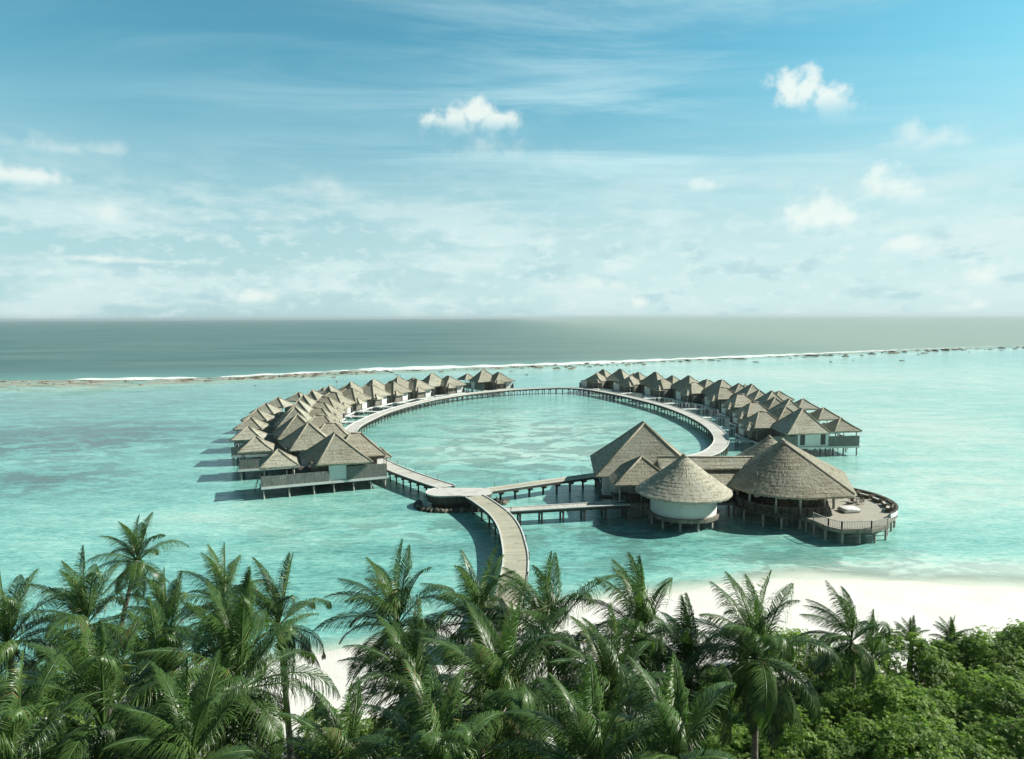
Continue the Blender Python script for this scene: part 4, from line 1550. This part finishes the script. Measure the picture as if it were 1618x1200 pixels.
def frond(hub, az_, el0, L, bend, wind, rng, tint, nl=46):
    n = 15
    s_ = np.linspace(0, 1, n)
    el_ = el0 - bend * s_ ** 1.7
    h = np.array((math.cos(az_), math.sin(az_), 0))
    dirs = np.cos(el_)[:, None] * h + np.sin(el_)[:, None] * np.array((0, 0, 1.0))
    dirs = norm(dirs + WIND * wind * (s_ ** 1.2)[:, None])
    P = hub + np.concatenate([[np.zeros(3)], np.cumsum(dirs[:-1] * L / (n - 1), 0)])
    V, F, T = [], [], []
    # rachis
    B0 = norm(np.cross(dirs, (0, 0, 1.0)) + np.array((-math.sin(az_), math.cos(az_), 0)) * -0.15)
    N0 = np.cross(B0, dirs)
    w_ = np.linspace(0.055, 0.008, n)[:, None]
    ring = np.stack([P + B0 * w_, P + N0 * w_ * 0.8, P - B0 * w_, P - N0 * w_ * 0.8], 1)
    V.append(ring.reshape(-1, 3))
    i0 = np.arange(n - 1)[:, None] * 4
    k = np.arange(4)[None]
    k2 = (k + 1) % 4
    F.append(np.stack([i0 + k, i0 + k2, i0 + 4 + k2, i0 + 4 + k], -1).reshape(-1, 4))
    T.append(np.full(n * 4, 0.86))
    off = n * 4
    sl = np.linspace(0.13, 0.995, nl)
    for sd in (-1, 1):
        ss = np.clip(sl + rng.uniform(-0.006, 0.006, nl), 0, 1)
        bp = np.stack([np.interp(ss, s_, P[:, j]) for j in range(3)], 1)
        tg = norm(np.stack([np.interp(ss, s_, dirs[:, j]) for j in range(3)], 1))
        B = norm(np.stack([np.interp(ss, s_, B0[:, j]) for j in range(3)], 1)) * sd
        Nn = np.cross(B * sd, tg)
        ll = 0.33 * L * np.clip(np.sin(PI * (0.13 + 0.82 * ss) ** 0.85), 0.12, 1) * rng.uniform(0.82, 1.08, nl)
        fwd = (0.75 + 1.0 * ss)[:, None]
        d0 = norm(B + tg * fwd + Nn * 0.18 + rng.normal(0, 0.07, (nl, 3)) + WIND * 0.45 * wind)
        d1 = norm(d0 + np.array((0, 0, -1.0)) * rng.uniform(0.6, 1.5, nl)[:, None] + WIND * 0.6)
        d2 = norm(d1 + np.array((0, 0, -1.0)) * rng.uniform(0.5, 1.3, nl)[:, None] + WIND * 0.5)
        p1 = bp + d0 * (ll * 0.40)[:, None]
        p2 = p1 + d1 * (ll * 0.33)[:, None]
        p3 = p2 + d2 * (ll * 0.30)[:, None]
        wv = norm(tg - d0 * np.sum(tg * d0, 1, keepdims=True))
        ww = 0.0122 * (L / 3.6) ** 0.5 * rng.uniform(0.85, 1.2, nl)[:, None]
        vs_ = np.stack([bp - wv * ww * 0.7, bp + wv * ww * 0.7, p1 - wv * ww * 1.25, p1 + wv * ww * 1.25, p2 - wv * ww, p2 + wv * ww, p3 - wv * ww * 0.15, p3 + wv * ww * 0.15], 1)
        V.append(vs_.reshape(-1, 3))
        i0 = off + np.arange(nl)[:, None] * 8
        q = np.array([[0, 1, 3, 2], [2, 3, 5, 4], [4, 5, 7, 6]])
        F.append((i0[:, None] + q[None]).reshape(-1, 4))
        T.append(np.repeat(np.clip(tint + rng.normal(0, 0.08, nl), 0, 1), 8))
        off += nl * 8
    return np.concatenate(V), np.concatenate(F), np.concatenate(T)


def make_palm(px, py, zh, L, label, seed, lean=(0.0, 0.0), nf=24, windk=1.0, young=False, gz=1.0, skirt=0):
    rng = np.random.default_rng(seed)
    q = at(px, py, zh)
    bx, by = q.x + lean[0], q.y + lean[1]
    r = empty('palm_tree', (bx, by, gz - 0.2))
    tag(r, label, 'palm tree', 'coconut palms on the island')
    hub = np.array((q.x - bx, q.y - by, zh - gz + 0.2))
    H = hub[2]
    tr = MB()
    pts, rad = [], []
    for k in range(13):
        u = k / 12
        pts.append((hub[0] * u ** 1.7, hub[1] * u ** 1.7, H * u))
        rad.append(0.19 - 0.075 * u + 0.09 * max(0, 1 - u * 7) + (0.012 if k % 2 else 0))
    tr.tube(pts, rad, 9)
    tr.build('trunk', M['trunk'], r)
    Vs, Fs, Ts, off = [], [], [], 0
    for i in range(nf + skirt):
        u = min(1.0, i / (nf - 1))
        az_ = i * 2.39996 + rng.uniform(-0.25, 0.25)
        if young:
            el0 = math.radians(88 - 45 * u + rng.uniform(-6, 6))
            bend = math.radians(35 + 45 * u)
        else:
            el0 = math.radians(84 - 128 * u ** 1.2 + rng.uniform(-10, 10))
            bend = math.radians(34 + 66 * min(1, u * 1.7) - 34 * max(0, u - 0.6) + rng.uniform(-14, 22))
        if i >= nf:
            el0, bend = math.radians(rng.uniform(-58, -30)), math.radians(rng.uniform(14, 34))
        ln = L * (0.86 + 0.2 * math.sin(PI * min(1, 0.25 + u * 0.8))) * rng.uniform(0.9, 1.06)
        tint = 0.34 + 0.30 * (1 - u) + rng.uniform(-0.24, 0.26)
        if u > 0.86 and rng.random() < 0.35:
            tint = 0.95
        tint = min(tint, 0.84) if tint < 0.9 else tint
        v_, f_, t_ = frond(hub + np.array((0, 0, -0.25 * u)), az_, el0, ln, bend, windk * (0.38 + 0.35 * (1 - u)) * rng.uniform(0.5, 1.5), rng, tint, int(58 + 6 * L))
        Vs.append(v_)
        Fs.append(f_ + off)
        Ts.append(t_)
        off += len(v_)
    np_mesh('crown', np.concatenate(Vs), np.concatenate(Fs), M['palm_leaf'], r, np.concatenate(Ts))
    if not young:
        for k in range(int(rng.integers(5, 9))):
            nb = MB()
            a = rng.uniform(0, 6.28)
            c_ = hub + np.array((0.3 * math.cos(a), 0.3 * math.sin(a), -0.4 - rng.uniform(0, 0.3)))
            rs = [[(c_[0] + 0.13 * math.cos(th) * math.cos(b), c_[1] + 0.13 * math.cos(th) * math.sin(b), c_[2] + 0.16 * math.sin(th)) for b in np.linspace(0, 2 * PI, 8, endpoint=False)]
                  for th in np.linspace(-1.4, 1.4, 6)]
            nb.rings(rs, True, True, True)
            nb.build('coconut', M['coconut'], r)
    return r


PALMS = [
    (217, 886, 12.5, 3.2, 'tall lone palm standing clear against the water at left', (-1.6, -1.5), 20),
    (137, 985, 13.0, 3.7, 'palm with upright fan of fronds just left of the tall lone palm', (0.5, 0), 24),
    (377, 1085, 14.0, 4.3, 'big full palm with drooping skirt of fronds left of the sand gap', (0.4, 0.3), 30),
    (440, 985, 13.0, 3.4, 'palm with one stray frond reaching right, behind the big full palm', (0.3, 0.5), 20),
    (352, 952, 12.6, 3.1, 'small crowned palm right of the tall lone palm, tips against water', (-0.5, 0), 20),
    (627, 987, 13.0, 4.0, 'palm with wide flat lower fronds over the shallow water left of the jetty foot', (0.3, 0.3), 24),
    (753, 980, 13.0, 3.8, 'palm in front of the small thatched hut at the jetty foot', (0.2, 0.2), 24),
    (867, 1007, 13.2, 4.3, 'palm with two tall upright fronds right of the jetty foot', (0.3, 0.4), 22),
    (1015, 1005, 13.0, 3.7, 'bushy palm before the strip of white beach, right of the two frond palm', (0.3, 0.2), 26),
    (1195, 1035, 13.2, 3.8, 'palm with hanging fronds standing at the left edge of the broadleaf thicket', (0.2, 0.3), 28),
    (1345, 1012, 9.0, 3.5, 'windswept palm leaning left out of the broadleaf thicket before the sand', (0.4, 0), 16),
    (795, 1120, 14.0, 4.2, 'palm with glossy arched fronds at the bottom centre', (0.2, 0.2), 28),
    (163, 1147, 14.5, 3.9, 'palm with pale stalked drooping fronds low in the left corner group', (0.2, 0.2), 26),
    (12, 1015, 13.0, 3.6, 'palm cut by the left edge, behind the corner group', (0.3, 0.2), 24),
    (262, 990, 12.0, 3.1, 'light green palm under the tall lone palm', (0.3, 0.2), 22),
    (255, 1082, 13.5, 3.7, 'dark palm between the corner group and the big full palm', (0.2, 0.2), 26),
    (648, 1088, 12.6, 3.5, 'dark palm below the wide fronded palm, right of the sand gap', (0.2, 0.2), 26),
    (965, 1095, 13.0, 3.6, 'shaded palm in front of the bushy palm', (0.2, 0.2), 26),
    (1065, 1200, 14.6, 3.3, 'palm top with bright spiky fronds rising from the bottom edge', (0.2, 0.2), 22),
    (935, 1222, 15.0, 3.2, 'palm top cut by the bottom edge right of the glossy arched palm', (0.2, 0.2), 22),
    (15, 1215, 15.0, 3.3, 'palm top cut by the left bottom corner', (0.2, 0.2), 22),
    (1090, 1068, 12.0, 3.5, 'dark palm between the bushy palm and the thicket edge palm', (0.2, 0.2), 24),
    (300, 1205, 14.4, 3.3, 'low palm at the bottom edge beneath the big full palm', (0.2, 0.2), 24),
    (690, 1225, 15.0, 3.2, 'palm top at the bottom edge left of the glossy arched palm', (0.2, 0.2), 22),
    (545, 1215, 13.5, 2.9, 'low palm crown at the bottom edge beside the dark round shrub', (0.2, 0.2), 20),
]
for i, (px, py, zh, L, lab, lean, nf) in enumerate(PALMS):
    make_palm(px, py, zh, L, lab, 40 + i, lean, nf, 2.2 if i == 10 else 1.0, skirt={2: 9, 9: 13, 12: 6, 5: 4}.get(i, 2))
for i, (px, py, zh, L, lab, nf) in enumerate(((1378, 1035, 7.5, 2.7, 'thin young palm with a few upright fronds poking from the thicket', 6),
                                              (1440, 1012, 6.0, 1.7, 'small tuft of young palm above the thicket, before open sand', 11),
                                              (1503, 1012, 6.0, 1.7, 'rightmost small young palm tuft above the thicket', 10))):
    make_palm(px, py, zh, L, lab, 140 + i, (0.1, 0.1), nf, 0.7, True)


def leafy_crown(seed, R, Hc, nclump, leaves, size=0.17):
    """clumps of leaf rosettes over an uneven dome"""
    rng = np.random.default_rng(seed)
    u = rng.uniform(0, 2 * PI, nclump)
    z = rng.uniform(-0.25, 1, nclump)
    rr_ = np.sqrt(np.maximum(0, 1 - np.clip(z, 0, 1) ** 2))
    k = rng.uniform(0.74, 1.06, nclump)
    C = np.stack([R * rr_ * np.cos(u) * k, R * rr_ * np.sin(u) * k, Hc * z * k], 1)
    cr = rng.uniform(0.42, 0.85, nclump) * (R / 3) ** 0.5
    tone = rng.uniform(0.1, 0.75, nclump)
    nro = leaves // 8
    ci = rng.integers(0, nclump, nro)
    d = norm(rng.normal(0, 1, (nro, 3)) + np.array((0, 0, 0.55)))
    rad = cr[ci] * rng.uniform(0.55, 1.08, nro)
    rc_ = C[ci] + d * rad[:, None]
    ax = norm(d * 0.6 + np.array((0, 0, 0.75)) + norm(C[ci]) * 0.35 + rng.normal(0, 0.22, (nro, 3)))
    ref = norm(np.cross(ax, rng.normal(0, 1, (nro, 3))))
    ref2 = np.cross(ax, ref)
    V, T = [], []
    for j in range(8):
        a = j * 2 * PI / 8 + rng.uniform(-0.3, 0.3, nro)
        h = ref * np.cos(a)[:, None] + ref2 * np.sin(a)[:, None]
        ld = norm(h + ax * rng.uniform(0.1, 0.9, nro)[:, None])
        sd = np.cross(ld, ax)
        sd = norm(sd)
        ln = (size * rng.uniform(0.7, 1.3, nro))[:, None]
        b0 = rc_ + ld * 0.02
        mid_ = b0 + ld * ln * 0.55 - ax * 0.0
        tip = b0 + ld * ln - ax * ln * 0.22
        V.append(np.stack([b0, mid_ - sd * ln * 0.27, tip, mid_ + sd * ln * 0.27], 1))
        T.append(np.repeat(np.clip(tone[ci] + rng.normal(0, 0.13, nro), 0, 0.88)[:, None], 4, 1))
    V = np.concatenate(V).reshape(-1, 3)
    T = np.concatenate(T).ravel()
    return V, np.arange(len(V)).reshape(-1, 4), T, C


def make_broad(name, seed, R, Hc, trunk_h, nclump, leaves, size):
    r = empty(name)
    V, F, T, C = leafy_crown(seed, R, Hc, nclump, leaves, size)
    V = V + np.array((0, 0, trunk_h))
    np_mesh('crown', V, F, M['broad_leaf'], r, T)
    rng = np.random.default_rng(seed + 1)
    mb = MB()
    mb.tube([(0, 0, -0.3), (0.1, 0.05, trunk_h * 0.6), (0.15, 0.1, trunk_h + Hc * 0.2)], [0.16, 0.13, 0.09], 8)
    for k in rng.choice(len(C), min(16, len(C)), replace=False):
        c_ = C[k] + np.array((0, 0, trunk_h))
        mb.tube([(0.1, 0.05, trunk_h * 0.55), (c_[0] * 0.45, c_[1] * 0.45, trunk_h * 0.75 + c_[2] * 0.25), tuple(c_ * 0.97)], [0.075, 0.05, 0.02], 5)
    mb.build('trunk', M['bark'], r)
    return r


protos = [make_broad('broadleaf_tree', 500 + i, 2.9 + 0.3 * (i % 3), 1.9 + 0.25 * (i % 2), 3.2, 84, 21000, 0.165) for i in range(5)]
used = [False] * 5
# pixel of the crown's top, height of that top, size factor
TREES = [(1225, 1090, 5.8, 0.9, 'broadleaf tree just behind the trunk of the hanging frond palm'),
         (1548, 1012, 6.3, 1.0, 'broadleaf tree between the skyline tree and the second row tree, right side'),
         (1255, 1012, 6.2, 0.85, 'pale leafed tree behind the hanging frond palm, at the thicket end'),
         (1330, 1030, 6.3, 0.95, 'broadleaf tree directly below the windswept palm'),
         (1420, 1012, 6.2, 1.0, 'broadleaf tree below the small young palm tuft'),
         (1500, 1004, 6.2, 1.0, 'broadleaf tree below the rightmost young palm tuft'),
         (1592, 1000, 6.2, 1.0, 'tree on the thicket skyline beside the right edge, before open sand'),
         (1660, 1010, 6.3, 1.0, 'skyline tree mostly cut off by the right edge'),
         (1290, 1080, 6.4, 0.95, 'broadleaf tree right of the hanging frond palm crown'),
         (1385, 1085, 6.6, 1.0, 'rounded broadleaf tree in the middle of the thicket'),
         (1480, 1080, 6.5, 1.0, 'broadleaf tree in the middle of the thicket, right of the rounded one'),
         (1575, 1075, 6.5, 1.05, 'second row broadleaf tree beside the right edge'),
         (1250, 1150, 6.0, 0.85, 'low broadleaf tree under the hanging frond palm'),
         (1335, 1160, 6.2, 0.9, 'broadleaf tree at the bottom edge, third from the right corner'),
         (1430, 1150, 6.9, 1.0, 'bright front broadleaf tree at the bottom edge of the thicket'),
         (1530, 1160, 7.0, 1.0, 'front broadleaf tree next to the right bottom corner'),
         (1630, 1150, 6.8, 1.0, 'broadleaf tree filling the right bottom corner'),
         (1170, 1170, 5.2, 0.8, 'broadleaf tree at the bottom edge left of the thicket'),
         (1110, 1140, 4.6, 0.8, 'dark broadleaf tree among palm trunks left of the thicket')]


def place_tree(px, py, zt, k, lab, i, group):
    j = i % 5
    o = protos[j] if not used[j] else copy_tree(protos[j])
    used[j] = True
    q = at(px, py, zt)
    full = 3.2 + 2.0
    # the far edge of the crown makes the skyline, so the trunk stands a little nearer
    o.location = (q.x, q.y - 1.0 * k, zt - full * k * 1.02)
    o.rotation_euler = (0, 0, i * 2.1)
    o.scale = (k, k, k * (1 + 0.06 * ((i * 7) % 5 - 2)))
    tag(o, lab, 'tree', group)


for i, (px, py, zt, k, lab) in enumerate(TREES):
    place_tree(px, py, zt, k, lab, i, 'broadleaf trees of the thicket')

sprotos = [make_broad('shrub', 600 + i, 1.9, 1.5, 1.1, 44, 6500, 0.15) for i in range(3)]
sused = [False] * 3
SHRUBS = [(512, 1125, 3.6, 1.15, 'dark round shrub in front of the bright sand gap'),
          (575, 1140, 3.3, 1.05, 'dark shrub just right of the shrub before the sand gap'),
          (620, 1165, 3.4, 1.1, 'dark shrub at the bottom, third from the sand gap'),
          (250, 1130, 4.0, 1.3, 'shrub in shade under the corner group of palms'),
          (120, 1080, 4.0, 1.3, 'shrub in shade left of the corner group of palms'),
          (40, 1060, 3.8, 1.3, 'shrub in shade near the left edge'),
          (330, 1090, 3.6, 1.2, 'shrub in shade under the big full palm'),
          (700, 1100, 3.6, 1.2, 'shrub in shade left of the glossy arched palm'),
          (790, 1070, 3.4, 1.1, 'shrub behind the glossy arched palm'),
          (880, 1090, 3.6, 1.2, 'shrub in shade under the two frond palm'),
          (960, 1060, 3.4, 1.1, 'shrub in shade under the bushy palm'),
          (1040, 1090, 3.8, 1.2, 'shrub left of the thicket edge palm trunk'),
          (1140, 1060, 4.0, 1.2, 'shrub at the beach edge behind the thicket edge palm'),
          (1200, 1010, 3.4, 1.0, 'pale shrub on the sand just left of the thicket'),
          (860, 1170, 4.4, 1.4, 'shrub at the bottom edge right of the glossy arched palm'),
          (1010, 1170, 4.4, 1.4, 'shrub at the bottom edge beside the spiky palm top'),
          (180, 1185, 4.6, 1.4, 'shrub at the bottom edge under the pale stalked palm'),
          (60, 1170, 4.6, 1.4, 'shrub at the bottom edge in the left corner'),
          (350, 1185, 3.4, 1.1, 'shrub at the bottom edge below the big full palm'),
          (740, 1180, 4.4, 1.4, 'shrub at the bottom edge below the glossy arched palm'),
          (1208, 1118, 4.8, 1.25, 'shrub around the trunk of the hanging frond palm'),
          (225, 1040, 3.6, 1.2, 'shrub behind the dark palm at left'),
          (130, 1020, 3.4, 1.2, 'shrub at the shore under the upright fan palm')]
for i, (px, py, zt, k, lab) in enumerate(SHRUBS):
    j = i % 3
    o = sprotos[j] if not sused[j] else copy_tree(sprotos[j])
    sused[j] = True
    q = at(px, py, zt)
    o.location = (q.x, q.y - 0.6 * k, max(zt - 2.55 * k, 0.2))
    o.rotation_euler = (0, 0, i * 1.7)
    o.scale = (k, k, k)
    tag(o, lab, 'shrub', 'shrubs under the palms')

# ================================================================== haze
HAZE = True
if HAZE:
    mb = MB()
    mb.box(-480000, 620000, -200, 165000, -3, 60)
    hm = bpy.data.materials.new('haze_air')
    hm.use_nodes = True
    hm.node_tree.nodes.clear()
    pv = nd(hm.node_tree, 'ShaderNodeVolumePrincipled', {'Color': (0.80, 0.93, 0.97, 1), 'Density': 0.00007, 'Anisotropy': 0.2})
    hm.node_tree.links.new(pv.outputs[0], nd(hm.node_tree, 'ShaderNodeOutputMaterial').inputs['Volume'])
    tag(mb.build('haze', hm), None, None, None, 'stuff')
